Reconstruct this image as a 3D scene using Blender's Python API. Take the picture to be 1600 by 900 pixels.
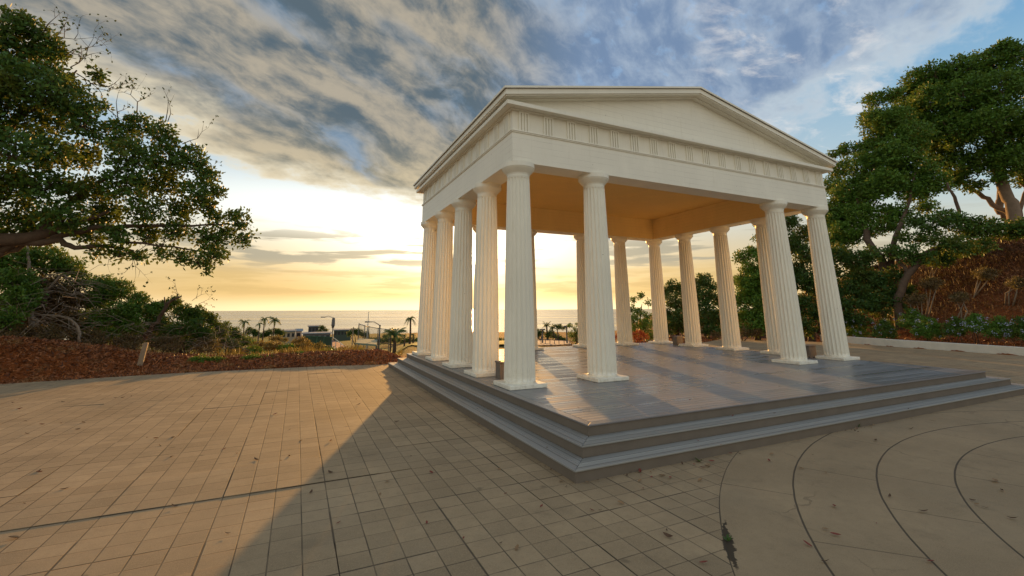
import bpy, math, random
import numpy as np
from mathutils import Vector, Matrix
R = math.radians
random.seed(7)
for o in list(bpy.data.objects): bpy.data.objects.remove(o)
S = bpy.context.scene
COL = S.collection

# ------------------------------------------------------------------ camera
F, PCY, YAW, PITCH, ROLL = 693.14, 330.56, 0.4419, 0.2171, -0.0042
CAM = np.array([-4.5033, -9.1602, 2.08])
_cy, _sy, _cp, _sp = math.cos(YAW), math.sin(YAW), math.cos(PITCH), math.sin(PITCH)
_f = np.array([_sy*_cp, _cy*_cp, _sp]); _r = np.array([_cy, -_sy, 0.]); _u = np.cross(_r, _f)
RV = math.cos(ROLL)*_r + math.sin(ROLL)*_u
UV = -math.sin(ROLL)*_r + math.cos(ROLL)*_u
cam_d = bpy.data.cameras.new('camera'); cam = bpy.data.objects.new('camera', cam_d); COL.objects.link(cam)
cam_d.sensor_width = 36; cam_d.lens = 36*F/1600; cam_d.shift_y = -(450-PCY)/1600
cam_d.clip_start = 0.05; cam_d.clip_end = 200000
m = Matrix.Identity(4)
for i in range(3):
    m[i][0], m[i][1], m[i][2], m[i][3] = RV[i], UV[i], -_f[i], CAM[i]
cam.matrix_world = m
S.camera = cam
S.render.resolution_x = 1024; S.render.resolution_y = 576

# ------------------------------------------------------------------ colour
S.view_settings.view_transform = 'Standard'; S.view_settings.look = 'None'
S.view_settings.exposure = 0.55; S.view_settings.gamma = 1.0
S.view_settings.use_curve_mapping = False

SUN_AZ, SUN_EL = R(20.2), R(6.3)
SD = (math.sin(SUN_AZ)*math.cos(SUN_EL), math.cos(SUN_AZ)*math.cos(SUN_EL), math.sin(SUN_EL))

# ------------------------------------------------------------------ node helper
class G:
    """tiny expression builder over a node tree"""
    def __init__(s, nt): s.nt = nt
    def n(s, t, **kw):
        x = s.nt.nodes.new(t)
        for k, v in kw.items(): setattr(x, k, v)
        return x
    def put(s, sock, v):
        if isinstance(v, bpy.types.NodeSocket): s.nt.links.new(v, sock)
        elif isinstance(v, (tuple, list)) and sock.type == 'RGBA' and len(v) == 3: sock.default_value = (*v, 1)
        elif v is not None: sock.default_value = v
    def m(s, op, a, b=None, c=None, clamp=False):
        x = s.n('ShaderNodeMath', operation=op, use_clamp=clamp)
        s.put(x.inputs[0], a)
        if b is not None: s.put(x.inputs[1], b)
        if c is not None: s.put(x.inputs[2], c)
        return x.outputs[0]
    def add(s, a, b): return s.m('ADD', a, b)
    def sub(s, a, b): return s.m('SUBTRACT', a, b)
    def mul(s, a, b): return s.m('MULTIPLY', a, b)
    def div(s, a, b): return s.m('DIVIDE', a, b)
    def mx(s, a, b): return s.m('MAXIMUM', a, b)
    def mn(s, a, b): return s.m('MINIMUM', a, b)
    def ab(s, a): return s.m('ABSOLUTE', a)
    def sat(s, a): return s.m('ADD', a, 0.0, clamp=True)
    def ss(s, v, a, b):           # smoothstep, a may exceed b
        x = s.n('ShaderNodeMapRange', interpolation_type='SMOOTHSTEP')
        s.put(x.inputs[0], v)
        if a <= b: x.inputs[1].default_value, x.inputs[2].default_value, x.inputs[3].default_value, x.inputs[4].default_value = a, b, 0, 1
        else: x.inputs[1].default_value, x.inputs[2].default_value, x.inputs[3].default_value, x.inputs[4].default_value = b, a, 1, 0
        return x.outputs[0]
    def gauss(s, q2): return s.m('EXPONENT', s.mul(q2, -1.0))
    def mix(s, f, a, b, blend='MIX'):
        x = s.n('ShaderNodeMix', data_type='RGBA', blend_type=blend)
        x.clamp_result = False
        s.put(x.inputs[0], f); s.put(x.inputs[6], a); s.put(x.inputs[7], b)
        return x.outputs[2]
    def scale(s, col, f):
        x = s.n('ShaderNodeVectorMath', operation='SCALE')
        s.put(x.inputs[0], col); s.put(x.inputs[3], f); return x.outputs[0]
    def vadd(s, a, b):
        x = s.n('ShaderNodeVectorMath', operation='ADD'); s.put(x.inputs[0], a); s.put(x.inputs[1], b); return x.outputs[0]
    def xyz(s, x=0., y=0., z=0.):
        c = s.n('ShaderNodeCombineXYZ'); s.put(c.inputs[0], x); s.put(c.inputs[1], y); s.put(c.inputs[2], z); return c.outputs[0]
    def sep(s, v):
        c = s.n('ShaderNodeSeparateXYZ'); s.put(c.inputs[0], v); return c.outputs
    def noise(s, v, scale, detail=4., rough=.5, dist=0., col=False):
        x = s.n('ShaderNodeTexNoise'); x.noise_dimensions = '3D'
        s.put(x.inputs['Vector'], v); x.inputs['Scale'].default_value = scale
        x.inputs['Detail'].default_value = detail; x.inputs['Roughness'].default_value = rough
        x.inputs['Distortion'].default_value = dist
        return x.outputs[1 if col else 0]
    def white(s, v):
        x = s.n('ShaderNodeTexWhiteNoise', noise_dimensions='3D'); s.put(x.inputs['Vector'], v); return x.outputs[0]
    def vor(s, v, scale, feature='F1', out=0, rnd=1.):
        x = s.n('ShaderNodeTexVoronoi', feature=feature); s.put(x.inputs['Vector'], v)
        x.inputs['Scale'].default_value = scale; x.inputs['Randomness'].default_value = rnd
        return x.outputs[out]
    def ramp(s, f, stops, interp='LINEAR'):
        x = s.n('ShaderNodeValToRGB'); s.put(x.inputs[0], f); cr = x.color_ramp; cr.interpolation = interp
        while len(cr.elements) < len(stops): cr.elements.new(0.5)
        for e, (p, c) in zip(cr.elements, stops): e.position = p; e.color = (*c, 1)
        return x.outputs[0]
    def bump(s, h, strength=.3, dist=.01):
        x = s.n('ShaderNodeBump'); x.inputs['Strength'].default_value = strength; x.inputs['Distance'].default_value = dist
        s.put(x.inputs['Height'], h); return x.outputs[0]

# ------------------------------------------------------------------ world
W = bpy.data.worlds.new('World'); S.world = W; W.use_nodes = True
nt = W.node_tree; nt.nodes.clear(); g = G(nt)
D = g.n('ShaderNodeTexCoord').outputs['Generated']
vn = g.n('ShaderNodeVectorMath', operation='NORMALIZE'); g.put(vn.inputs[0], D); D = vn.outputs[0]
dx, dy, dz = g.sep(D)
el = g.mul(g.m('ARCSINE', dz), 57.2958)
az = g.mul(g.m('ARCTAN2', dx, dy), 57.2958)
sky = g.n('ShaderNodeTexSky', sky_type='NISHITA'); sky.sun_disc = False
sky.sun_elevation = SUN_EL; sky.sun_rotation = SUN_AZ; sky.altitude = 60; sky.air_density = 1.0; sky.dust_density = 1.5; sky.ozone_density = 1.2
nish = sky.outputs[0]
da = g.sub(az, math.degrees(SUN_AZ))
dot = g.n('ShaderNodeVectorMath', operation='DOT_PRODUCT'); g.put(dot.inputs[0], D); dot.inputs[1].default_value = SD
cs = dot.outputs[1]
# clear air: one ramp by elevation near the sun, one away from it
e01 = g.div(el, 45.)
near = g.ramp(e01, [(0., (.86, .64, .30)), (.04, (.76, .50, .18)), (.10, (.74, .51, .21)), (.17, (.66, .56, .38)), (.24, (.66, .70, .66)), (.38, (.46, .58, .66)), (.60, (.20, .36, .56)), (1., (.12, .26, .50))])
far_ = g.ramp(e01, [(0., (.80, .66, .46)), (.07, (.82, .70, .50)), (.15, (.66, .66, .56)), (.25, (.46, .60, .64)), (.45, (.30, .50, .66)), (.62, (.12, .33, .60)), (1., (.08, .23, .50))])
back = g.ramp(e01, [(0., (.72, .67, .52)), (.3, (.88, .84, .70)), (.6, (.70, .72, .68)), (1., (.42, .50, .60))])
clear = g.mix(g.ss(cs, .93, .55), near, far_)
clear = g.vadd(g.scale(clear, .88), g.scale(nish, .012))
# coordinates on the cloud deck
k = g.div(1., g.add(g.mx(dz, 0.0), .05))
px, py = g.mul(dx, k), g.mul(dy, k)
P = g.xyz(px, py, 0.)
k2 = g.div(2.6, g.add(g.mx(dz, 0.0), .42))
P2 = g.xyz(g.mul(dx, k2), g.mul(dy, k2), 0.)
wp = g.noise(P2, 1.6, 3., .55, 0., True)
wv = g.n('ShaderNodeVectorMath', operation='SUBTRACT'); g.put(wv.inputs[0], wp); wv.inputs[1].default_value = (.5, .5, .5)
Pw = g.vadd(P2, g.scale(wv.outputs[0], .22))
# streak frame: u along the streaks, v across them
qx, qy, _ = g.sep(Pw)
def frame(x_, y_): return g.add(g.mul(x_, .85), g.mul(y_, .53)), g.sub(g.mul(x_, .53), g.mul(y_, .85))
su, sv = frame(qx, qy)
sx_, sy_ = frame(g.add(qx, .045), g.add(qy, .125))      # the same place a little nearer the sun
def medn(a_, b_): return g.noise(g.xyz(g.mul(a_, 1.5), g.mul(b_, 2.7), 0.), 1.5, 7., .60, .15)
big = g.noise(g.xyz(g.mul(su, .55), g.mul(sv, 1.7), 3.1), 1.2, 3., .5)
stk = medn(su, sv)
rel = g.sub(stk, medn(sx_, sy_))
puf = g.noise(g.xyz(g.mul(su, 2.6), g.mul(sv, 3.6), 8.), 2.6, 7., .62, .15)
rgh = g.noise(P, 1.5, 5., .6)
# deck outline
dA = g.sub(g.mul(g.add(px, .93), .92), g.mul(g.sub(py, 1.98), .39))
dB = g.sub(g.mul(g.add(px, .24), .24), g.mul(g.sub(py, 3.15), .97))
dC = g.add(g.sub(1.72, px), g.mul(py, .36))
dm = g.mn(g.mn(dA, dB), dC)
dm = g.add(dm, g.add(g.mul(g.sub(rgh, .5), 1.2), g.mul(g.sub(puf, .5), .35)))
cover = g.ss(dm, -.08, .16)
# deck colour: slate troughs, cream crests near the sun, periwinkle further right
tone = g.add(g.add(.62, g.mul(g.sub(big, .5), .55)), g.add(g.mul(g.sub(stk, .5), .40), g.add(g.mul(rel, .75), g.mul(g.sub(puf, .5), .42))))
warmside = g.ss(az, 40., 18.)
low = g.ss(el, 24., 12.)
slate = g.mix(low, (.095, .130, .155), (.27, .245, .17))
cream = g.mix(low, (.43, .375, .285), (.64, .52, .32))
lam = g.ss(tone, .40, .86)
warmc = g.mix(lam, slate, cream)
bluhole = g.mul(g.ss(big, .54, .36), g.ss(stk, .40, .66))
warmc = g.mix(g.mul(bluhole, .65), warmc, (.16, .30, .48))
coolc = g.mix(g.ss(tone, .40, .86), (.17, .25, .39), (.35, .43, .54))
coolc = g.mix(g.mul(g.ss(puf, .54, .70), .45), coolc, (.25, .42, .66))
deckc = g.mix(warmside, coolc, warmc)
thin = g.ss(dm, .0, .42)
edge = g.mix(warmside, (.52, .60, .66), (.80, .70, .50))
deckc = g.mix(thin, edge, deckc)
col = g.mix(g.mul(cover, .96), clear, deckc)
# wisps in the blue to the right
wis = g.noise(g.xyz(g.mul(px, 2.0), g.mul(py, 3.6), 5.), 1.6, 7., .62, .3)
wm = g.mul(g.mul(g.ss(wis, .50, .72), g.ss(az, 44., 58.)), g.mul(g.ss(el, 7., 14.), g.ss(az, 76., 64.)))
col = g.mix(g.mul(wm, .75), col, (.78, .76, .74))
# low bars of cloud over the sea
lo = g.noise(g.xyz(g.mul(az, .055), g.mul(el, .50), 2.), 1.5, 6., .55, .25)
lo2 = g.noise(g.xyz(g.mul(az, .09), g.mul(el, .9), 9.), 1.3, 6., .6, .2)
lm = g.mul(g.ss(lo, .49, .58), g.mul(g.ss(el, 3.6, 6.0), g.ss(el, 11.0, 7.5)))
lm2 = g.mul(g.ss(lo2, .44, .62), g.mul(g.ss(el, .8, 2.2), g.ss(el, 6., 4.)))
front = g.ss(cs, .45, .8)
# sun glow
q2 = g.add(g.m('POWER', g.div(da, 17.), 2.), g.m('POWER', g.div(g.sub(el, 7.6), 4.6), 2.))
q3 = g.add(g.m('POWER', g.div(g.sub(az, -1.), 19.), 2.), g.m('POWER', g.div(g.sub(el, 12.0), 4.2), 2.))
q4 = g.add(g.m('POWER', g.div(da, 36.), 2.), g.m('POWER', g.div(el, 1.3), 2.))
q5 = g.add(g.m('POWER', g.div(da, 3.2), 2.), g.m('POWER', g.div(g.sub(el, 6.3), 2.4), 2.))
shade = g.sub(1., g.mul(cover, .82))
col = g.vadd(col, g.scale((.95, .88, .72), g.mul(g.gauss(q2), g.mul(1.12, shade))))
col = g.vadd(col, g.scale((.36, .34, .30), g.mul(g.gauss(q3), g.mul(1.0, shade))))
col = g.mix(g.mul(g.mul(lm, front), .85), col, g.mix(g.ss(g.ab(da), 9., 24.), (.62, .52, .34), (.42, .38, .28)))
col = g.mix(g.mul(g.mul(lm2, front), .40), col, (.62, .42, .16))
col = g.vadd(col, g.scale((.70, .62, .46), g.mul(g.gauss(q4), .8)))
col = g.vadd(col, g.scale((1., .80, .42), g.mul(g.gauss(q5), 4.)))
q6 = g.mul(g.sub(1., cs), 6000.)
col = g.vadd(col, g.scale((1., .86, .55), g.mul(g.gauss(q6), 45.)))
# sky behind the photographer
col = g.mix(g.ss(cs, .15, -.35), col, back)
col = g.mix(g.ss(el, -.3, -2.), col, (.20, .16, .11))
bg = g.n('ShaderNodeBackground'); bg.inputs[1].default_value = 0.1
g.put(bg.inputs[0], g.scale(col, 7.35))
out = g.n('ShaderNodeOutputWorld'); nt.links.new(bg.outputs[0], out.inputs[0])

sun_d = bpy.data.lights.new('sun', 'SUN'); sun = bpy.data.objects.new('sun', sun_d); COL.objects.link(sun)
sun_d.energy = 5.0; sun_d.color = (1.0, .50, .13); sun_d.angle = R(0.6)
sun.rotation_euler = Vector(SD).to_track_quat('Z', 'Y').to_euler()

# ------------------------------------------------------------------ placing helpers
def ray(u, v):
    q = _f + (u-800)/F*RV - (v-PCY)/F*UV
    return q
def at(u, v, dist):
    """world point seen at pixel (u, v) of the 1600-wide photo at a horizontal distance in metres"""
    q = ray(u, v); k = dist/math.hypot(q[0], q[1]); return CAM + k*q
def rad(px_, dist, u, v):
    q = ray(u, v); k = dist/math.hypot(q[0], q[1]); return px_*k/F

# ------------------------------------------------------------------ mesh helper
class MB:
    def __init__(s): s.v = []; s.f = []; s.mi = []
    def add(s, vs, fs, mi=0):
        b = len(s.v); s.v += [tuple(map(float, p)) for p in vs]
        s.f += [tuple(b+i for i in f) for f in fs]; s.mi += [mi]*len(fs)
    def box(s, x0, x1, y0, y1, z0, z1, mi=0):
        s.add([(x0,y0,z0),(x1,y0,z0),(x1,y1,z0),(x0,y1,z0),(x0,y0,z1),(x1,y0,z1),(x1,y1,z1),(x0,y1,z1)],
              [(0,3,2,1),(4,5,6,7),(0,1,5,4),(1,2,6,5),(2,3,7,6),(3,0,4,7)], mi)
    def tube(s, pts, rs, n=8, cap=True, mi=0):
        pts = [Vector(p) for p in pts]
        if not isinstance(rs, (list, tuple)): rs = [rs]*len(pts)
        vs = []; up = Vector((.13, .21, 1)).normalized(); prev = None
        for i, p in enumerate(pts):
            t = (pts[min(i+1, len(pts)-1)]-pts[max(i-1, 0)]).normalized()
            if prev is None:
                a = t.cross(up if abs(t.dot(up)) < .95 else Vector((1, 0, 0))).normalized()
            else:
                a = (prev-t*prev.dot(t)).normalized()
            prev = a; b = t.cross(a)
            for j in range(n):
                th = 2*math.pi*j/n; vs.append(p+(a*math.cos(th)+b*math.sin(th))*rs[i])
        fs = [(i*n+j, i*n+(j+1) % n, (i+1)*n+(j+1) % n, (i+1)*n+j) for i in range(len(pts)-1) for j in range(n)]
        if cap: fs += [tuple(range(n-1, -1, -1)), tuple(range((len(pts)-1)*n, len(pts)*n))]
        s.add(vs, fs, mi)
    def lathe(s, prof, n=32, mi=0, cx=0, cy=0):
        vs = [(cx+r*math.cos(2*math.pi*j/n), cy+r*math.sin(2*math.pi*j/n), z) for r, z in prof for j in range(n)]
        fs = [(i*n+j, i*n+(j+1) % n, (i+1)*n+(j+1) % n, (i+1)*n+j) for i in range(len(prof)-1) for j in range(n)]
        fs += [tuple(range(n-1, -1, -1)), tuple(range((len(prof)-1)*n, len(prof)*n))]
        s.add(vs, fs, mi)
    def build(s, name, mats, parent=None, smooth=False, bevel=0):
        me = bpy.data.meshes.new(name); me.from_pydata(s.v, [], s.f)
        for mm in (mats if isinstance(mats, (list, tuple)) else [mats]): me.materials.append(mm)
        if any(s.mi): me.polygons.foreach_set('material_index', s.mi)
        if smooth: me.polygons.foreach_set('use_smooth', [True]*len(me.polygons))
        me.update()
        o = bpy.data.objects.new(name, me); COL.objects.link(o)
        if parent: o.parent = parent
        if bevel:
            b = o.modifiers.new('b', 'BEVEL'); b.width = bevel; b.segments = 2; b.limit_method = 'ANGLE'; b.angle_limit = R(40)
        return o
def tag(o, label=None, cat=None, group=None, kind=None):
    if label: o['label'] = label
    if cat: o['category'] = cat
    if group: o['group'] = group
    if kind: o['kind'] = kind
    return o
def empty(name, loc=(0, 0, 0), rz=0):
    o = bpy.data.objects.new(name, None); COL.objects.link(o); o.location = loc; o.rotation_euler = (0, 0, rz); o.empty_display_size = .2
    return o
def copy_tree(o, parent=None):
    c = o.copy(); COL.objects.link(c)
    if parent: c.parent = parent
    for ch in [q for q in bpy.data.objects if q.parent == o]: copy_tree(ch, c)
    return c

# ------------------------------------------------------------------ materials
def mat(name):
    mm = bpy.data.materials.new(name); mm.use_nodes = True; nt = mm.node_tree; nt.nodes.clear(); g = G(nt)
    b = g.n('ShaderNodeBsdfPrincipled'); o = g.n('ShaderNodeOutputMaterial'); nt.links.new(b.outputs[0], o.inputs[0])
    g.b = b; g.o = o; g.P = g.n('ShaderNodeNewGeometry').outputs['Position']
    return mm, g
def setb(g, col=None, rough=None, spec=None, normal=None, metal=None):
    if col is not None: g.put(g.b.inputs['Base Color'], col)
    if rough is not None: g.put(g.b.inputs['Roughness'], rough)
    if spec is not None: g.put(g.b.inputs['Specular IOR Level'], spec)
    if normal is not None: g.put(g.b.inputs['Normal'], normal)
    if metal is not None: g.put(g.b.inputs['Metallic'], metal)
def line(g, v, period, width, off=0.):
    """1 on thin lines every period"""
    f = g.m('PINGPONG', g.add(v, 100*period-off), period/2)
    return g.ss(f, width*1.0, width*.35)

def m_plain(name, col, rough=.6, var=.12, sc=6., metal=0.):
    mm, g = mat(name); n = g.noise(g.P, sc, 5., .6)
    c = g.mix(n, tuple(x*(1-var*1.6) for x in col), tuple(x*(1+var*1.2) for x in col))
    setb(g, c, rough, .4, g.bump(g.noise(g.P, sc*8, 3.), .15, .01), metal); return mm

def m_paint(name, base, boards=0., vertical=False):
    mm, g = mat(name); x, y, z = g.sep(g.P)
    n = g.noise(g.xyz(g.mul(x, .6), g.mul(y, .6), g.mul(z, .35)), 1.6, 6., .65)
    grime = g.noise(g.xyz(g.mul(x, 5.), g.mul(y, 5.), g.mul(z, .7)), 1.4, 5., .7)
    c = g.mix(g.ss(n, .35, .7), tuple(v*.93 for v in base), base)
    c = g.mix(g.mul(g.ss(grime, .55, .78), .35), c, (base[0]*.70, base[1]*.66, base[2]*.56))
    h = g.noise(g.P, 30., 3., .6)
    if boards:
        co = g.add(x, y) if vertical else z
        ln = line(g, co, boards, .0055)
        # seams open and close along the boards
        patch = g.noise(g.xyz(g.mul(x, 1.1), g.mul(y, 1.1), g.mul(g.m('FLOOR', g.div(co, boards)), 3.7)), 1.5, 3., .5)
        ln = g.mul(ln, g.ss(patch, .36, .60))
        c = g.mix(g.mul(ln, .32), c, (.22, .18, .12))
        h = g.sub(g.mul(h, .25), ln)
    foot = g.mul(g.ss(z, .95, .50), g.ss(g.noise(g.P, 9., 5., .65), .42, .66))
    c = g.mix(g.mul(foot, .38), c, (base[0]*.58, base[1]*.52, base[2]*.42))
    streak = g.noise(g.xyz(g.mul(x, 14.), g.mul(y, 14.), g.mul(z, .45)), 1., 4., .6)
    c = g.mix(g.mul(g.ss(streak, .56, .74), .12), c, (base[0]*.62, base[1]*.60, base[2]*.55))
    spot = g.vor(g.P, 3.3)
    c = g.mix(g.mul(g.ss(spot, .045, .03), .7), c, (.2, .16, .1))
    setb(g, c, g.add(.42, g.mul(n, .15)), .4, g.bump(h, .35, .006)); return mm

WHITE = (.87, .835, .72)
M_paint = m_paint('white_paint', WHITE)
M_board = m_paint('white_boards', WHITE, .155)
M_frieze = m_paint('white_frieze', (.85, .81, .69), .0)
M_ceil = m_paint('ceiling_boards_bounce_tint', (.86, .58, .20), .14, True)  # orange of sunlight bounced up off the deck is put into this base colour
M_inner = m_paint('inner_boards_bounce_tint', (.88, .66, .30), .14)  # warmer than the white outside: bounced sun put into the colour
M_roof = m_plain('roof_felt', (.30, .28, .25), .8)

def m_deck(name, base, rough0, along=0):
    mm, g = mat(name); x, y, z = g.sep(g.P)
    co = y if along == 0 else x; cl = x if along == 0 else y
    bid = g.m('FLOOR', g.div(g.add(co, 100.), .1435))
    w = g.white(g.xyz(bid, g.m('FLOOR', g.div(g.add(cl, g.mul(bid, 1.7)), 4.2)), 3.))
    grain = g.noise(g.xyz(g.mul(cl, 1.2), g.mul(co, 38.), z), 1.5, 4., .6)
    c = g.mix(w, tuple(v*.80 for v in base), tuple(v*1.14 for v in base))
    c = g.mix(g.mul(grain, .35), c, tuple(v*.75 for v in base))
    stain = g.noise(g.P, 1.1, 5., .6)
    c = g.mix(g.mul(g.ss(stain, .55, .75), .35), c, (.30, .26, .21))
    ln = line(g, co, .1435, .0085) if along is not None else 0.
    c = g.mix(g.mul(ln, .9), c, (.05, .045, .04))
    cup = g.m('PINGPONG', g.add(co, 14.35), .07175)
    h = g.add(g.mul(cup, 12.), g.sub(g.mul(grain, .40), g.mul(ln, 1.6)))
    r = g.add(rough0-.04, g.add(g.mul(w, .20), g.mul(g.noise(g.P, 3., 4.), .14)))
    setb(g, c, r, .55, g.bump(h, .30, .006)); return mm
M_deck = m_deck('deck_boards', (.225, .228, .235), .22)
M_tread = m_deck('tread_boards_across', (.30, .295, .27), .42)
M_tread2 = m_deck('tread_boards_along', (.27, .265, .25), .42, 1)
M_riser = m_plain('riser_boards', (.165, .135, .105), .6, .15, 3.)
M_trim = m_plain('deck_trim', (.20, .185, .18), .32, .1, 5.)

TS = .268
FC = (5.55, -12.0)
def m_pave():
    mm, g = mat('paving'); x, y, z = g.sep(g.P)
    base = (.335, .246, .146)
    tx = g.div(g.add(x, 4.01+TS*200), TS); ty = g.div(g.add(y, 2.67+.27*200), .27)
    w = g.white(g.xyz(g.m('FLOOR', tx), g.m('FLOOR', ty), 1.))
    w2 = g.white(g.xyz(g.m('FLOOR', g.div(tx, 4.)), g.m('FLOOR', g.div(ty, 4.)), 5.))
    n1 = g.noise(g.P, .7, 5., .6); n2 = g.noise(g.P, 9., 5., .65); n3 = g.noise(g.P, 120., 2., .6)
    c = g.mix(g.ss(n1, .3, .72), tuple(v*.86 for v in base), tuple(v*1.12 for v in base))
    ctile = g.scale(c, g.add(.80, g.add(g.mul(w, .24), g.mul(w2, .16))))
    lx = line(g, x, TS, .0080, -4.01); ly = line(g, y, .27, .0080, -2.67)
    sx4 = g.mul(line(g, x, TS*4, .013, -4.01), g.ss(g.noise(g.vadd(g.P, (0., 0., 5.)), .8, 2.), .46, .54))
    sy4 = g.mul(line(g, y, .27*4, .013, -2.67), g.ss(g.noise(g.vadd(g.P, (9., 0., 5.)), .7, 2.), .44, .52))
    br = g.noise(g.P, 2.2, 3.)
    lines = g.mx(g.mul(lx, g.add(.62, g.mul(g.ss(br, .38, .62), .38))), g.mul(ly, g.add(.50, g.mul(g.ss(br, .44, .66), .4))))
    lines = g.mx(lines, g.mx(sx4, sy4))
    # fan of smooth concrete
    fx, fy = g.sub(x, FC[0]), g.sub(y, FC[1])
    r = g.m('SQRT', g.add(g.mul(fx, fx), g.mul(fy, fy)))
    th = g.m('ARCTAN2', fy, fx)
    wob = g.mul(g.sub(g.noise(g.P, 1.5, 3.), .5), .02)
    rr = g.add(r, wob)
    arcs = 0.
    for q in (8.86, 8.10, 7.25, 6.50, 5.72, 4.95, 4.1):
        arcs = g.mx(arcs, g.ss(g.ab(g.sub(rr, q)), .013, .006))
    rad_ = 0.
    for a0, r0, r1 in ((2.197, 8.10, 8.86), (2.336, 7.25, 8.10), (2.06, 7.25, 8.10), (1.574, 6.5, 7.25), (2.185, 6.5, 7.25), (1.93, 5.72, 6.5), (1.72, 5.72, 6.5), (2.02, 6.5, 7.25), (1.80, 7.25, 8.10), (1.9, 8.1, 8.86), (1.35, 7.25, 8.1), (2.5, 5.72, 6.5)):
        on = g.ss(g.mul(g.ab(g.sub(th, a0)), r), .009, .003)
        on = g.mul(on, g.mul(g.m('GREATER_THAN', r, r0), g.m('LESS_THAN', r, r1)))
        rad_ = g.mx(rad_, g.mul(on, .75))
    inside = g.m('LESS_THAN', r, 8.86)
    crk = g.vor(g.vadd(g.P, g.scale(g.noise(g.P, 2., 3., .5, 0., True), .5)), .38, 'DISTANCE_TO_EDGE')
    hair = g.mul(g.ss(crk, .006, .002), g.mul(.35, g.ss(n1, .45, .6)))
    cfan = g.scale(c, 1.0)
    c = g.mix(inside, ctile, cfan)
    ln = g.mix(inside, g.xyz(lines, 0, 0), g.xyz(g.mx(g.mx(arcs, rad_), hair), 0, 0))
    ln = g.sep(ln)[0]
    c = g.mix(g.mul(g.ss(n2, .35, .75), .35), c, tuple(v*.72 for v in base))
    c = g.mix(g.mul(g.ss(n3, .52, .70), .45), c, tuple(v*1.5 for v in base))
    n5 = g.noise(g.P, 45., 3., .7); c = g.mix(g.mul(g.ss(n5, .54, .70), .40), c, tuple(v*.6 for v in base))
    n6 = g.noise(g.vadd(g.P, (3., 7., 0.)), 1.3, 6., .7); c = g.mix(g.mul(g.ss(n6, .54, .68), .30), c, (.16, .125, .08))
    st = g.vor(g.vadd(g.P, g.scale(g.noise(g.P, 5., 3., .5, 0., True), .12)), 1.7)
    c = g.mix(g.mul(g.ss(st, .10, .03), .5), c, (.10, .075, .05))
    gq = g.gauss(g.m('POWER', g.div(g.sub(y, -5.85), .26), 2.))
    hole = g.ss(g.sub(g.ab(g.sub(g.add(r, g.mul(g.sub(g.noise(g.P, 14., 4., .6), .5), .12)), 8.825)), g.mul(gq, .055)), .0, -.012)
    hole = g.mul(hole, g.ss(gq, .12, .3))
    big = g.noise(g.vadd(g.P, (20., 0., 0.)), .35, 4., .6)
    c = g.mix(g.mul(g.ss(big, .5, .75), .28), c, (.22, .19, .14))
    c = g.mix(g.mul(hole, .9), c, (.03, .022, .014))
    c = g.mix(g.mul(ln, .85), c, (.055, .042, .03))
    h = g.sub(g.add(g.mul(n2, .45), g.mul(n3, .3)), g.mul(ln, 1.2))
    setb(g, c, .86, .25, g.bump(h, .45, .006)); return mm
M_pave = m_pave()

def m_ground():
    mm, g = mat('ground'); x, y, z = g.sep(g.P)
    dd = g.m('SQRT', g.add(g.m('POWER', g.add(x, 4.5), 2.), g.m('POWER', g.add(y, 9.2), 2.)))
    n1 = g.noise(g.P, 1.4, 6., .65); n2 = g.noise(g.P, 22., 4., .7); n3 = g.noise(g.P, .12, 5., .6); n4 = g.noise(g.P, .02, 4., .6)
    mulch = g.mix(n2, (.06, .017, .006), (.36, .11, .03))
    mulch = g.mix(g.ss(n1, .5, .72), mulch, (.21, .125, .055))
    dry = g.mix(g.ss(n3, .35, .65), (.24, .15, .05), (.10, .10, .03))
    dry = g.mix(g.mul(n2, .6), dry, (.10, .07, .03))
    fieldc = g.mix(g.ss(n4, .4, .6), (.13, .14, .035), (.16, .12, .05))
    bank = g.ss(x, 17., 24.)
    c = g.mix(g.mul(g.ss(dd, 30., 40.), g.sub(1., bank)), mulch, dry)
    c = g.mix(g.mul(g.ss(dd, 34., 40.), bank), c, g.mix(n1, (.035, .014, .007), (.16, .055, .022)))
    c = g.mix(g.mul(g.ss(dd, 85., 110.), g.sub(1., g.ss(x, 60., 80.))), c, fieldc)
    setb(g, c, .95, .1, g.bump(g.add(n2, g.mul(n1, 2.)), .8, .05)); return mm
M_ground = m_ground()

def m_sea():
    mm, g = mat('sea'); x, y, z = g.sep(g.P)
    # long swells lying across the view
    u = g.add(g.mul(x, .42), g.mul(y, .90)); v = g.sub(g.mul(x, .90), g.mul(y, .42))
    n1 = g.noise(g.xyz(g.mul(u, .016), g.mul(v, .0022), 0.), 1., 5., .6)
    n2 = g.noise(g.xyz(g.mul(u, .0022), g.mul(v, .0004), 4.), 1., 4., .55)
    c = g.mix(g.ss(n2, .35, .65), (.26, .20, .10), (.40, .31, .16))  # gold of the reflected sunset and haze put into the water colour
    r = g.add(.14, g.mul(g.ss(n2, .35, .65), .16))
    setb(g, c, r, .5, g.bump(n1, .10, 2.)); return mm
M_sea = m_sea()

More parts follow.
